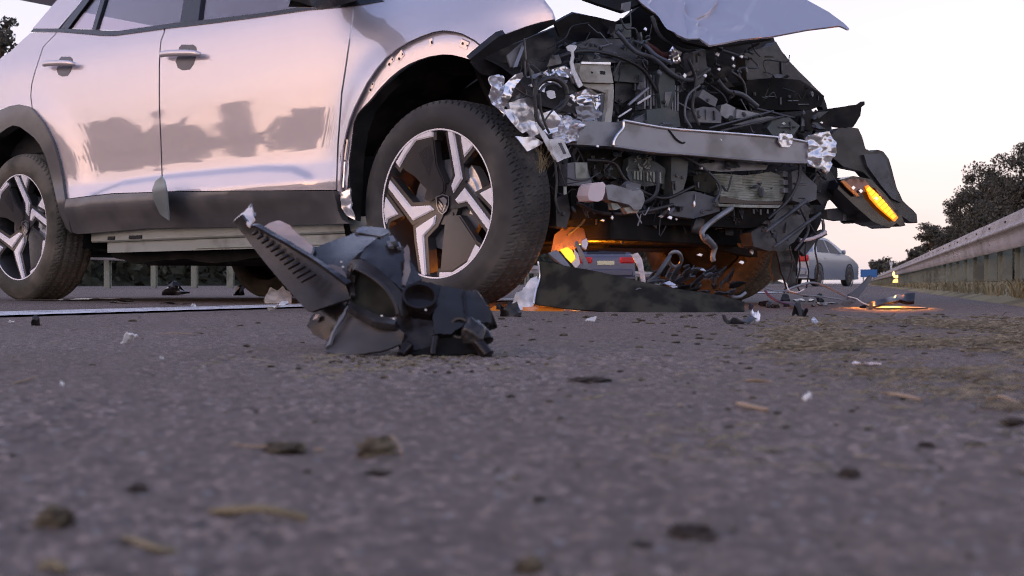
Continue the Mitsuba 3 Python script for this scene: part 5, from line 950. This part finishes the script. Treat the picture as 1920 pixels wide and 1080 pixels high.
scene[lm + '_light'] = {'type': 'point', 'position': at(1104, 474, 4.15).tolist(), 'intensity': rgb((0.026, 0.0066, 0.0002))}  # point light added under the tray, apart from the lens, for orange glow
scene[lm + '_light_001'] = {'type': 'spot', 'to_world': T().look_at(origin=at(1078, 474, 3.88).tolist(), target=at(1068, 446, 4.03).tolist(), up=[1, 0, 0]), 'intensity': rgb((0.010, 0.0026, 0.0001)), 'cutoff_angle': 42.0, 'beam_width': 25.0}
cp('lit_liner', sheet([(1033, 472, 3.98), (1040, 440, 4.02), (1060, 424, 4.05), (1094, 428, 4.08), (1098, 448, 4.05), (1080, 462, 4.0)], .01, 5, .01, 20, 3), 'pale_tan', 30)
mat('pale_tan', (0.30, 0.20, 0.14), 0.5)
single('plastic_strip', 'thin pale strip lying on the road along the middle of the apron foot', 'plastic strip', sheet([(1057, 579, 3.6), (1100, 582, 3.55), (1146, 584, 3.48), (1140, 589, 3.42), (1090, 588, 3.46), (1057, 587, 3.50)], .003, 5, .004, 40, 4), 'pale_plastic', 30)
single('glow_strip', 'thin plastic piece at the left foot of the apron, lamp glow put into its orange colour', 'lens strip', sheet([(980, 576, 3.62), (1000, 574, 3.62), (1056, 577, 3.56), (1056, 585, 3.48), (998, 585, 3.50), (980, 583, 3.56)], .003, 4, .003, 40, 4), 'amber', 30)  # orange colour stands for lamp glow falling on the strip
single('lens_chip', 'small amber chip at the foot of the front tyre', 'lens chip', sheet([(916, 580, 3.62), (928, 574, 3.62), (942, 576, 3.6), (938, 584, 3.55), (920, 586, 3.52)], .003, 4, .003, 40, 4), 'amber', 30)
single('clear_plastic_strip', 'bent whitish clear plastic strip standing behind the black apron', 'plastic strip', sheet([(1184, 477, 3.9), (1196, 474, 3.9), (1204, 486, 3.88), (1211, 528, 3.8), (1204, 530, 3.8), (1196, 500, 3.85)], .004, 5, .006, 30, 4), 'pale_plastic', 30)
# torn pipes and shredded parts heaped behind the apron
hp = thing('wreckage_heap', 'heap of shredded black plastic and hoses behind the right part of the apron', 'wreckage')
rg = np.random.default_rng(21)
part(hp, 'hose', hose([at(*p) for p in [(1214, 530, 3.62), (1230, 518, 3.62), (1244, 498, 3.64), (1256, 480, 3.68)]], .007, 10), 'slate', True)
part(hp, 'hose_ring', hose([at(1266 + 12 * math.cos(q), 486 + 14 * math.sin(q), 3.72 + .03 * math.sin(q)) for q in np.linspace(0, 2 * np.pi, 18)], .006, 9, 3), 'pump_grey', True)
part(hp, 'hose', hose([at(*p) for p in [(1366, 548, 3.6), (1376, 557, 3.56), (1388, 556, 3.55), (1398, 549, 3.56)]], .005, 8), 'pump_grey', True)
for q in range(70):
    x = rg.uniform(1205, 1372); top = 500 + abs(x - 1290) * .30; y = rg.uniform(top, 556); Y = rg.uniform(3.48, 3.85)
    Lx, a_ = rg.uniform(8, 34), rg.uniform(-1.3, -0.15); u_ = np.array([math.cos(a_), math.sin(a_)]); v_ = np.array([-u_[1], u_[0]]); w = rg.uniform(1.5, 6)
    P = [np.array([x, y]) + u_ * Lx * c_ + v_ * w * d_ for c_, d_ in ((0, -.8), (.35, -1), (.7, -rg.uniform(.2, .9)), (1, -rg.uniform(0, .4)), (rg.uniform(.8, 1.05), .3), (.55, rg.uniform(.3, 1)), (.2, 1), (-.1, .4))]
    part(hp, 'shred', sheet([(p_[0], p_[1], Y + .03 * k_ / 8) for k_, p_ in enumerate(P)], .004, 4, .0025, 50, q), ['bumper_bluish', 'black_plastic', 'liner_black', 'bumper_black', 'slate', 'black_plastic', 'dark_metal'][q % 7], False)
for q in range(22):
    x, y = rg.uniform(1370, 1560), rg.uniform(552, 580); c = ground(x, y); w = rg.uniform(8, 30); h_ = rg.uniform(4, 14); n_ = 7; an_ = np.sort(rg.uniform(0, 2 * np.pi, n_))
    P = [(x + w * .5 * math.cos(t_) * rg.uniform(.5, 1.1), y - h_ * .5 - h_ * .5 * math.sin(t_) * rg.uniform(.5, 1.1), c[1] * (1 + .01 * math.sin(t_))) for t_ in an_]
    if Polygon([p_[:2] for p_ in P]).buffer(0).area > 12 and Polygon([p_[:2] for p_ in P]).is_valid: part(hp, 'shred', sheet(P, .012, 4, .006, 40, 90 + q), ['liner_black', 'bumper_black', 'black_plastic', 'slate'][q % 4], False)
for q, (x, y, w) in enumerate([(1255, 531, 12), (1262, 536, 9), (1230, 532, 7), (1318, 505, 6)]): part(hp, 'shard', sheet([(x - w, y, 3.5), (x, y - w * .4, 3.5), (x + w, y + 2, 3.49), (x, y + w * .3, 3.49)], .003, 4, .004, 60, q), 'torn_silver', 25)
# cables trailing on the road at the right of the nose
def ground_hose(name, label, catg, pts, r, m): return single(name, label, catg, hose([at(x, y, Y) for x, y, Y in pts], r, 7), m, True)
ground_hose('cable', 'grey white cable arching over the road in front of the parked silver car', 'cable', [(1474, 545, 4.0), (1490, 538, 4.05), (1514, 531, 4.1), (1530, 531, 4.1), (1552, 538, 4.05), (1572, 548, 4.0), (1586, 556, 3.95), (1600, 566, 3.9)], .0045, 'pump_grey')
ground_hose('cable', 'purple cable on the road curling from under the car nose', 'cable', [(1435, 546, 4.0), (1444, 556, 3.9), (1462, 566, 3.85), (1490, 572, 3.85), (1512, 580, 3.72)], .004, 'cable_purple')
mat('cable_purple', (0.12, 0.05, 0.09), 0.5)
ground_hose('cable', 'thin pale cable lying lowest under the hanging bracket', 'cable', [(1434, 540, 4.0), (1452, 545, 4.0), (1474, 546, 4.0), (1500, 552, 3.95), (1540, 556, 3.92), (1580, 562, 3.9)], .003, 'pump_grey')
ground_hose('cable', 'thin white wire springing up beside the far front tyre', 'cable', [(1474, 530, 4.0), (1480, 545, 3.98), (1496, 548, 3.95), (1508, 542, 3.95)], .002, 'white_plastic')
sw = thing('shredded_bracket', 'shredded grey bracket sticking up beside the parked silver car', 'bracket')
part(sw, 'arm', sheet([(1586, 566, 3.9), (1592, 552, 3.9), (1612, 536, 3.92), (1622, 528, 3.93), (1632, 516, 3.95), (1634, 524, 3.95), (1620, 544, 3.92), (1604, 566, 3.9)], .01, 4, .004, 40, 3), 'slate', 30)
part(sw, 'foot', sheet([(1578, 572, 3.9), (1590, 550, 3.91), (1600, 552, 3.9), (1596, 576, 3.9)], .006, 4, .008, 40, 4), 'mid_grey', 30)
part(sw, 'wire', hose([at(*p) for p in [(1590, 556, 3.9), (1606, 560, 3.88), (1618, 568, 3.86), (1630, 572, 3.85)]], .002, 5), 'white_plastic', True)
single('plastic_scrap', 'black wavy plastic scrap lying on the road right of the shredded bracket', 'plastic scrap', sheet([(1612, 574, 3.95), (1632, 566, 3.97), (1660, 560, 4.0), (1684, 552, 4.1), (1690, 555, 4.1), (1704, 552, 4.1), (1716, 551, 4.1), (1714, 564, 4.05), (1700, 566, 4.05), (1688, 562, 4.05), (1660, 568, 3.98), (1636, 574, 3.92)], .012, 5, .008, 25, 6), 'bumper_black', 30)
def flat_ground(x0, y0, dx, w, h, seed, th=.004, bump=.004, n=9, lift=0.0):
    """A ragged flake lying on the road: centre pixel, half width and half depth in metres."""
    r = np.random.default_rng(seed); c = ground(x0, y0); an = np.linspace(0, 2 * np.pi, n + 1)[:-1] + r.uniform(-.2, .2, n); k = r.uniform(.55, 1.1, n)
    p2 = np.c_[w * k * np.cos(an), h * k * np.sin(an)]; V, F = tri2(p2, max(w, h) / 5)
    z = lift + th + bump * 4 * np.clip(nfbm(np.c_[V, V[:, :1] * 0] / max(w, h) * 1.6 + seed * 3.1, 3, seed) - .35, 0, 1)
    top = np.c_[V[:, 0] + c[0], V[:, 1] + c[1], z]; return thicken(top, F, top - [0, 0, th])
single('plastic_scrap', 'flat black scrap with shiny flecks on the lit road below the headlamp', 'plastic scrap', flat_ground(1690, 580, 0, .10, .05, 3), 'bumper_black', 30)
for q, (x, y, lb) in enumerate([(1646, 574, 'small pale amber chip left of the lit patch'), (1675, 572, 'pale amber chip in the middle of the lit patch'), (1632, 580, 'tiny amber chip nearest the lit patch edge')]):
    single('lens_chip', lb, 'lens chip', flat_ground(x, y, 0, .012, .02, 40 + q, .003, .012), 'pale_tan', 25)
FL = [(242, 644, .0125, .010, 'white_plastic', .008, 'bright white folded plastic flake alone on the road, front left'), (303, 675, .0022, .003, 'white_plastic', .002, 'tiny white chip below the bright white flake'),
      (520, 583, .030, .04, 'white_plastic', .016, 'white ragged flake on the road just in front of the white line'), (1107, 603, .014, .012, 'white_plastic', .006, 'small white flake in front of the black apron'),
      (22, 607, .006, .008, 'white_plastic', .004, 'tiny white chip at the left edge below the line'), (363, 577, .009, .02, 'white_plastic', .01, 'white chip lying on the far edge of the white line'),
      (117, 724, .0018, .002, 'white_plastic', .002, 'tiniest white speck, front left of the middle road'), (1515, 754, .0035, .003, 'white_plastic', .004, 'small white chip right of the middle on the bare road'),
      (1620, 686, .016, .008, 'pump_pink', .002, 'thin pale sliver lying flat at the edge of the hay'), (1385, 608, .035, .03, 'slate', .014, 'dark flake carrying a pale chip, left of the hay'), (1418, 603, .012, .012, 'torn_silver', .014, 'pale chip sitting on the dark flake'),
      (1500, 600, .02, .02, 'black_plastic', .02, 'black lump in the hay beside the bluish shard'), (66, 611, .012, .014, 'black_plastic', .012, 'black crumb at the left below the white line'), (322, 571, .065, .05, 'bumper_black', .006, 'flat black strip lying beyond the white line'),
      (156, 563, .10, .2, 'bumper_black', .006, 'dark flake beside the rear tyre'), (232, 569, .05, .10, 'bumper_black', .008, 'dark flake between the rear tyre and the black strip'), (214, 561, .10, .12, 'pump_pink', .004, 'pale pinkish strip lying behind the white line')]
for q, (x, y, w, h, m, b, lb) in enumerate(FL): single('flake', lb, 'flake', flat_ground(x, y, 0, w, h, 50 + q, .002, b), m, 25)
def scrap_up(name, lb, px, base, w, h, seed, m):
    c = ground(px, base); r = np.random.default_rng(seed); P = [(px + x * w, base - y * h, c[1] + r.uniform(-.03, .03) * c[1] * .3) for x, y in ((-.5, 0), (-.44, .45), (-.2, .6), (-.1, 1), (.08, .8), (.25, .95), (.34, .6), (.5, .3), (.42, .08), (.1, -.04))]
    return single(name, lb, 'plastic scrap', sheet(P, .03 * c[1] / 4, 4, .02 * c[1] / 6, 20, seed), m, 30)
scrap_up('plastic_scrap', 'crumpled black scrap standing up on the far road under the car sill', 322, 554, 38, 22, 5, 'bumper_black')
scrap_up('plastic_scrap', 'black hooked scrap beside the front tyre, in front of the white scrap', 958, 594, 42, 30, 9, 'bumper_black')
scrap_up('plastic_scrap', 'small dark crumb on the far road, right of the standing black scrap', 444, 554, 12, 8, 11, 'bumper_black')
single('plastic_scrap', 'crumpled white scrap on the far road left of the slatted blade', 'plastic scrap', sheet([(494, 562, 4.9), (500, 547, 5.0), (506, 538, 5.05), (520, 541, 5.0), (530, 536, 5.05), (548, 552, 4.95), (545, 562, 4.85), (520, 561, 4.85)], .02, 4, .03, 12, 5), 'white_plastic', 25)
single('shard', 'upright bluish white shard standing in the hay', 'shard', sheet([(1522, 596, 2.42), (1527, 594, 2.42), (1536, 603, 2.42), (1545, 620, 2.41), (1543, 623, 2.40), (1532, 623, 2.40), (1530, 612, 2.41)], .006, 3, .002, 40, 3), 'bluish_white', 30)
mat('bluish_white', (0.60, 0.68, 0.82), 0.25)
# clods of soil, twigs, straw
mat('soil', grime((0.055, 0.045, 0.034), (0.16, 0.13, 0.085), 150, 0.35, 0.7), 0.95, 0, 0.1)
mat('soil_dark', grime((0.05, 0.041, 0.035), (0.115, 0.093, 0.076), 150), 0.95, 0, 0.1)
mat('straw', grime((0.27, 0.22, 0.13), (0.16, 0.13, 0.075), 90), 0.7, 0, 0.2)
mat('straw_pale', grime((0.40, 0.30, 0.21), (0.25, 0.18, 0.12), 60), 0.7, 0, 0.2)
CL = [(708, 856, 34, 24, 'soil', 'large rounded clod of mossy soil left of the middle foreground'), (534, 846, 38, 13, 'soil', 'crumbly brown clod with straw, left of the large rounded clod'), (102, 984, 30, 26, 'soil', 'dark clod at the lower left of the foreground'),
      (258, 920, 16, 9, 'soil_dark', 'small dark crumb between the lower left clod and the straw-tied clod'), (1300, 1006, 44, 17, 'soil_dark', 'flat dark clod in the right foreground'), (1592, 894, 18, 13, 'soil_dark', 'round dark crumb right of the middle foreground'),
      (992, 1072, 24, 20, 'soil', 'brown clod cut by the bottom edge'), (1738, 838, 14, 6, 'soil_dark', 'small dark crumb, upper right foreground'), (1830, 836, 18, 6, 'soil_dark', 'flat dark crumb nearest the right edge'), (575, 888, 8, 6, 'soil_dark', 'tiny crumb below the straw-tied clod'),
      (1106, 716, 36, 6, 'soil_dark', 'flat dark soil smear behind the middle of the road'), (1206, 1024, 24, 5, 'soil_dark', 'thin dark smear left of the flat dark clod'), (710, 888, 24, 6, 'soil_dark', 'flat crumb just below the large rounded clod'), (1450, 852, 14, 5, 'soil_dark', 'small crumb in the middle right foreground'),
      (958, 746, 8, 4, 'soil_dark', 'tiny crumb in the middle of the road'), (1900, 795, 20, 8, 'soil_dark', 'crumb at the right edge below the hay'), (1010, 938, 12, 5, 'soil_dark', 'small flat crumb left of the foreground middle')]
for q, (x, y, w, h, m, lb) in enumerate(CL):
    c = ground(x, y); sc = c[1] / FOC; single('soil_clod', lb, 'soil clod', clod(c, (w * sc * 1.05, max(w * .8, h) * sc * 1.0, h * sc * 0.95), 80 + q, 4, .62, 2.3), m, 50)
def twig(name, lb, pts, r, m, catg='straw'):
    P = []
    for x, y, lift in pts: c = ground(x, y); P.append(c + [0, 0, r * .9 + lift])
    return single(name, lb, catg, tube(smooth_poly(P, 4), np.interp(np.linspace(0, 1, 4 * (len(P) - 1) + 1), [0, .3, 1], [r * .45, r, r * .8]), 7), m, True)
twig('stalk', 'thick pale stalk lying across the left foreground', [(392, 966, .0), (440, 970, .001), (500, 974, .002), (575, 980, .0)], .0016, 'straw', 'stalk')
twig('stalk', 'tapering tan stalk at the lower left, below the thick pale stalk', [(228, 1012, .0), (264, 1030, .001), (296, 1042, .001), (330, 1040, .0)], .0011, 'straw', 'stalk')
twig('stalk', 'pale stalk end at the bottom edge on the left', [(70, 1074, 0), (95, 1072, .001), (122, 1076, 0)], .0014, 'straw', 'stalk')
twig('straw', 'thin straw sticking out of the crumbly clod', [(432, 838, .001), (470, 843, .001), (510, 846, .002)], .0007, 'straw_pale')
twig('straw', 'short straw right of the crumbly clod', [(585, 849, .001), (610, 850, .001)], .0007, 'straw_pale')
twig('straw', 'straw bent over the large rounded clod', [(724, 850, .006), (738, 852, .007), (754, 858, .001)], .0009, 'straw_pale')
twig('straw', 'orange brown straw in the right middle road', [(1380, 762, .001), (1398, 770, .002), (1440, 776, .001)], .0016, 'straw_pale')
twig('straw', 'orange brown straw nearer the right edge', [(1650, 742, .001), (1690, 750, .002), (1728, 756, .001)], .0014, 'straw_pale')
twig('straw', 'pale straw between the middle road and the hay', [(1398, 717, .0), (1420, 718, .001), (1448, 720, .0)], .0014, 'straw_pale')
twig('straw', 'long thin straw at the far left, below the bright white flake', [(20, 722, .0), (44, 718, .001), (70, 712, .002)], .0008, 'straw_pale')
twig('straw', 'thin straw right of the bright white flake', [(300, 627, .0), (330, 627, .001), (360, 627, .0)], .0009, 'straw_pale')
twig('straw', 'curled straw at the right edge, above the crumb', [(1850, 752, .0), (1880, 757, .003), (1918, 764, .0)], .0016, 'straw_pale')
def strands(rng, poly, n, lo, hi, w, thr=0.44):
    P = Polygon(poly); pts = []; x0, y0, x1, y1 = P.bounds
    while len(pts) < n:
        q = rng.uniform([x0, y0], [x1, y1])
        g_ = ground(*q)
        if P.contains(shapely.Point(*q)) and nfbm(np.array([g_[0] * 7, g_[1] * 5, 1.0]), 3, 2) > thr + .22 * rng.random(): pts.append(q)
    V, F = [], []
    for x, y in pts:
        c = ground(x, y); L_ = rng.uniform(lo, hi); a_ = rng.normal(0, .9); d = np.array([math.cos(a_), math.sin(a_), 0]); nn = np.array([-d[1], d[0], 0]); bend = rng.normal(0, .25) * L_
        z0, zm, z1 = rng.uniform(.0, .10) * L_, rng.uniform(.02, .22) * L_, rng.uniform(.0, .18) * L_; b = len(V)
        ww = w * rng.uniform(.6, 1.5)
        for u, z in ((-.5, z0), (-.17, zm), (.17, zm), (.5, z1)):
            p = c + d * u * L_ + nn * bend * (1 - 4 * u * u) + [0, 0, z]
            V += [p - nn * ww, p + nn * ww * .8 + [0, 0, ww * 1.2]]
        for k_ in (0, 2, 4): F += [[b + k_, b + k_ + 1, b + k_ + 3], [b + k_, b + k_ + 3, b + k_ + 2]]
    return trimesh.Trimesh(np.array(V), np.array(F), process=False)
rg = np.random.default_rng(31)
hay = [strands(rg, [(1400, 628), (1470, 606), (1600, 592), (1760, 592), (1990, 598), (1990, 690), (1800, 676), (1640, 668), (1480, 654), (1400, 645)], 800, .02, .075, .0007, .42), strands(rg, [(1340, 620), (1990, 592), (1990, 790), (1700, 740), (1460, 690)], 420, .012, .045, .0006, .36),
       strands(rg, [(1420, 640), (1500, 612), (1640, 616), (1680, 640), (1560, 660), (1450, 656)], 420, .012, .05, .0008), strands(rg, [(1700, 600), (1990, 604), (1990, 640), (1760, 640)], 380, .02, .07, .0009)]
struct('scattered_hay', cat(hay), 'hay', kind='stuff'); labels['scattered_hay'] |= {'label': 'dry torn grass scattered over the road at the right', 'category': 'hay'}
mat('hay', lambda p, n, uv: mix((0.13, 0.105, 0.065), (0.37, 0.29, 0.19), noise(p.x * 160, p.y * 160) ** 2), 0.8, 0, 0.1)
thin = [strands(rg, [(1000, 620), (1990, 690), (1990, 900), (1300, 900), (1000, 700)], 260, .005, .02, .0004), strands(rg, [(560, 660), (960, 660), (960, 720), (560, 715)], 160, .006, .02, .0004), strands(rg, [(20, 610), (560, 600), (900, 680), (300, 720), (20, 700)], 60, .006, .02, .0004)]
struct('stray_straw', cat(thin), 'straw', kind='stuff'); labels['stray_straw'] |= {'label': 'single stray straws strewn over the asphalt', 'category': 'straw'}
cl = []
for q in range(420):
    y = 590 + 470 * rg.random() ** 1.6; x = rg.uniform(-20, 1960) if rg.random() < .45 else rg.uniform(900, 1960); c = ground(x, y); s_ = rg.uniform(1.2, 4.5) * (c[1] / FOC) * rg.uniform(.5, 1.6); cl.append(clod(c, (s_ * 1.4, s_ * 1.2, s_ * .55), 300 + q % 20, 1, .4))
for q in range(160):
    x, y = rg.normal(760, 110), 668 + abs(rg.normal(0, 14)); c = ground(x, y); s_ = rg.uniform(.001, .003); cl.append(clod(c, (s_, s_, s_ * .6), 300 + q % 20, 1, .4))
for q in range(240):
    x, y = rg.uniform(1180, 1980), 590 + 130 * rg.random() ** 1.3; c = ground(x, y); s_ = rg.uniform(1.5, 5.5) * (c[1] / FOC); cl.append(clod(c, (s_ * 1.5, s_ * 1.3, s_ * .5), 300 + q % 20, 1, .4))
struct('dirt_crumbs', cat(cl), 'soil', kind='stuff'); labels['dirt_crumbs'] |= {'label': 'small dark crumbs of dirt strewn over the asphalt', 'category': 'dirt'}
tuft = blades(rg, np.array([at(1016, 316, 3.74)] * 60) + rg.normal(0, .008, (60, 3)), .07, .0009, .9)
single('grass_tuft', 'dry grass tuft caught between the front tyre and the torn metal', 'grass tuft', tuft, 'straw', False)
# ------------------------------------------------------------------ vehicles, sign and lamp in the distance
mat('car_silver', (0.24, 0.27, 0.32), 0.3, 0.3, clearcoat=0.5)
mat('car_dark', (0.10, 0.10, 0.14), 0.3, 0.3, clearcoat=0.5)
mat('car_glass', (0.035, 0.035, 0.045), 0.4, 0, 0.08)
mat('tail_red', (0.5, 0.02, 0.02), 0.3)
mat('plate_yellow', (0.75, 0.68, 0.42), 0.5)
def road_car(key, o, fwd, paint, Lc=4.35, Wc=1.78, Hc=1.45, lit=None, plate=False):
    f = np.array(fwd) / np.linalg.norm(fwd); r = np.array([f[1], -f[0]])
    def w(x, y, z): x, y, z = np.broadcast_arrays(x, y, z); return np.stack([o[0] + f[0] * x + r[0] * y, o[1] + f[1] * x + r[1] * y, z], -1)
    def slab(poly, y0, y1, bev=0.08, tum=0.0):
        V, F = tri2(smooth_poly(list(poly) + [poly[0]], 3)[:-1], 0.12); out = []
        zt = lambda z: tum * np.clip(z - 0.85, 0, 9)
        P = Polygon(poly).centroid; s = lambda k: np.c_[P.x + (V[:, 0] - P.x) * k, P.y + (V[:, 1] - P.y) * k]
        A = V; m = thicken(w(A[:, 0], y0 + zt(A[:, 1]), A[:, 1]), F, w(A[:, 0], y1 - zt(A[:, 1]), A[:, 1])); return m
    body = [(0.0, 0.42), (0.02, 0.30), (0.35, 0.22), (4.0, 0.20), (4.30, 0.30), (4.35, 0.52), (4.26, 0.68), (3.6, 0.88), (3.05, 0.95), (1.0, 0.98), (0.25, 0.98), (0.04, 0.90)]
    part(key, 'body', slab([(x * Lc / 4.35, z) for x, z in body], -Wc / 2, Wc / 2, tum=0.25), paint, 40)
    cab = [(0.55, 0.94), (1.05, 1.34), (1.55, Hc), (2.15, Hc - 0.01), (2.55, Hc - 0.10), (3.35, 0.92)]
    cabm = part(key, 'roof', slab(cab, -Wc / 2 + .04, Wc / 2 - .04, tum=0.45), paint, 40)
    for sd in (-1, 1):
        for nm, poly in (('side_window', [(0.98, 0.99), (1.2, 1.28), (1.58, 1.375), (1.95, 1.375), (1.95, 0.98)]), ('side_window', [(2.02, 0.98), (2.02, 1.375), (2.2, 1.36), (2.5, 1.28), (3.05, 0.97)])):
            V, F = tri2(np.array(poly), 0.2); y = sd * (Wc / 2 - .04 - 0.45 * np.clip(V[:, 1] - .85, 0, 9) + .006); part(key, nm, thicken(w(V[:, 0], y, V[:, 1]), F, w(V[:, 0], y - sd * .02, V[:, 1])), 'car_glass', False)
        part(key, 'door_mirror', box(w(2.78, sd * (Wc / 2 + .06), 1.02), (.16, .10, .13), np.array([[f[0], r[0], 0], [f[1], r[1], 0], [0, 0, 1.0]]), .04), paint, 40)
        part(key, 'door_handle', box(w(1.35, sd * (Wc / 2 + .002), 0.82), (.16, .02, .03), np.array([[f[0], r[0], 0], [f[1], r[1], 0], [0, 0, 1.0]]), .008), paint, 40)
        for xw in (0.82, 3.48):
            tw = revolve([(-.1, .0), (-.1, .19), (-.1, .22), (-.09, .30), (-.05, .315), (.05, .315), (.09, .30), (.1, .22), (.1, .19), (.08, .17), (.085, 0)], 40, w(xw, sd * (Wc / 2 - .09), .315), np.r_[r * sd, 0], [0, 0, 1])
            wk = part(key, 'wheel', tw, 'rubber', 40); part(wk, 'rim', revolve([(.086, 0.0), (.10, .10), (.098, .19), (.08, .20)], 24, w(xw, sd * (Wc / 2 - .09), .315), np.r_[r * sd, 0], [0, 0, 1]), 'alloy_dark', 30)
            part(key, 'wheel_arch', revolve([(.0, .33), (.012, .33), (.012, .37), (.0, .37)], 40, w(xw, sd * (Wc / 2), .315), np.r_[r * sd, 0], [0, 0, 1]), 'interior_dark', 40)
        tl = box(w(0.04, sd * (Wc / 2 - .24), 0.80), (.16, .46, .19), np.array([[f[0], r[0], 0], [f[1], r[1], 0], [0, 0, 1.0]]), .04)
        k = numbered(key + '__tail_light'); scene[k] = mikit.ply(tl, 'tail_red', smooth=40, **({'emitter': glow(*lit)} if lit else {}))
    V, F = tri2(np.array([(-.62, 0), (.62, 0), (.5, 1), (-.5, 1)]), .3); part(key, 'rear_window', thicken(w(.60 + .42 * V[:, 1], V[:, 0], .985 + .33 * V[:, 1]) - np.r_[f * .03, 0], F, w(.60 + .42 * V[:, 1], V[:, 0], .985 + .33 * V[:, 1])), 'car_glass', False)
    if plate: part(key, 'number_plate', box(w(-0.005, 0, .72), (.02, .52, .12), np.array([[f[0], r[0], 0], [f[1], r[1], 0], [0, 0, 1.0]]), .004), 'plate_yellow', False)
    part(key, 'rear_bumper', box(w(0.03, 0, .42), (.14, Wc - .1, .22), np.array([[f[0], r[0], 0], [f[1], r[1], 0], [0, 0, 1.0]]), .05), paint, 40)
sv = thing('parked_car', 'silver grey car with round roof standing far off at the right behind the wreck', 'car')
fwd = np.array([.56, .83]); fwd /= np.linalg.norm(fwd); rt = np.array([fwd[1], -fwd[0]])
road_car(sv, np.array([8.32, 33.8]) - rt * .89, fwd, 'car_silver', lit=((1.0, 0.16, 0.03), 0.12))
dk = thing('parked_car', 'dark car with red tail light seen from behind under the wreck', 'car')
road_car(dk, np.array([(1136 - 960) / FOC * 37, 37.0]), (.085, 1), 'car_dark', lit=((1.0, 0.02, 0.05), 0.35), plate=True)
sg = thing('road_sign', 'small blue rectangular road sign far down the road', 'road sign')
part(sg, 'panel', box(at(1629, 512.5, 80), (1.1, .04, .52)), 'sign_blue', False); mat('sign_blue', (0.05, 0.17, 0.42), 0.5)
for dx in (-.35, .35): part(sg, 'post', box(at(1629, 530, 80) + [dx, .05, .02], (.06, .06, .9)), 'galvanised_post', False)
tp_ = at(1671, 508, 120); single('marker_pole', 'thin pale pole standing before the far rounded trees', 'pole', cat([tube([tp_ - [0, 0, 1.3], tp_ + [0, 0, .9]], .09, 8), box(tp_ + [0, 0, .75], (.3, .1, .25))]), 'white_plastic', 40)
wl = thing('warning_light', 'glowing amber warning light standing at the far guard rail', 'warning light')
c = at(1681, 514, 45)
part(wl, 'stand', cat([box([c[0], c[1], .06], (.34, .24, .12), None, .02), box([c[0], c[1], .13], (.10, .06, .2))]), 'rubber', False)
scene[wl + '__lamp'] = mikit.ply(revolve([(-.05, 0), (-.05, .13), (-.02, .15), (.02, .15), (.05, .13), (.05, 0)], 24, c + [0, 0, 0], [0.05, -1, 0], [0, 0, 1]), 'amber', smooth=40, emitter=glow((1.0, 0.62, 0.18), 0.16))
scene[wl + '__lamp_001'] = mikit.ply(revolve([(-.05, 0), (-.05, .10), (-.02, .12), (.02, .12), (.05, .10), (.05, 0)], 24, c + [-.02, 0, -.30], [0.05, -1, 0], [0, 0, 1]), 'amber', smooth=40, emitter=glow((1.0, 0.62, 0.18), 0.10))  # reflection of the lamp above, built as a second glowing disc
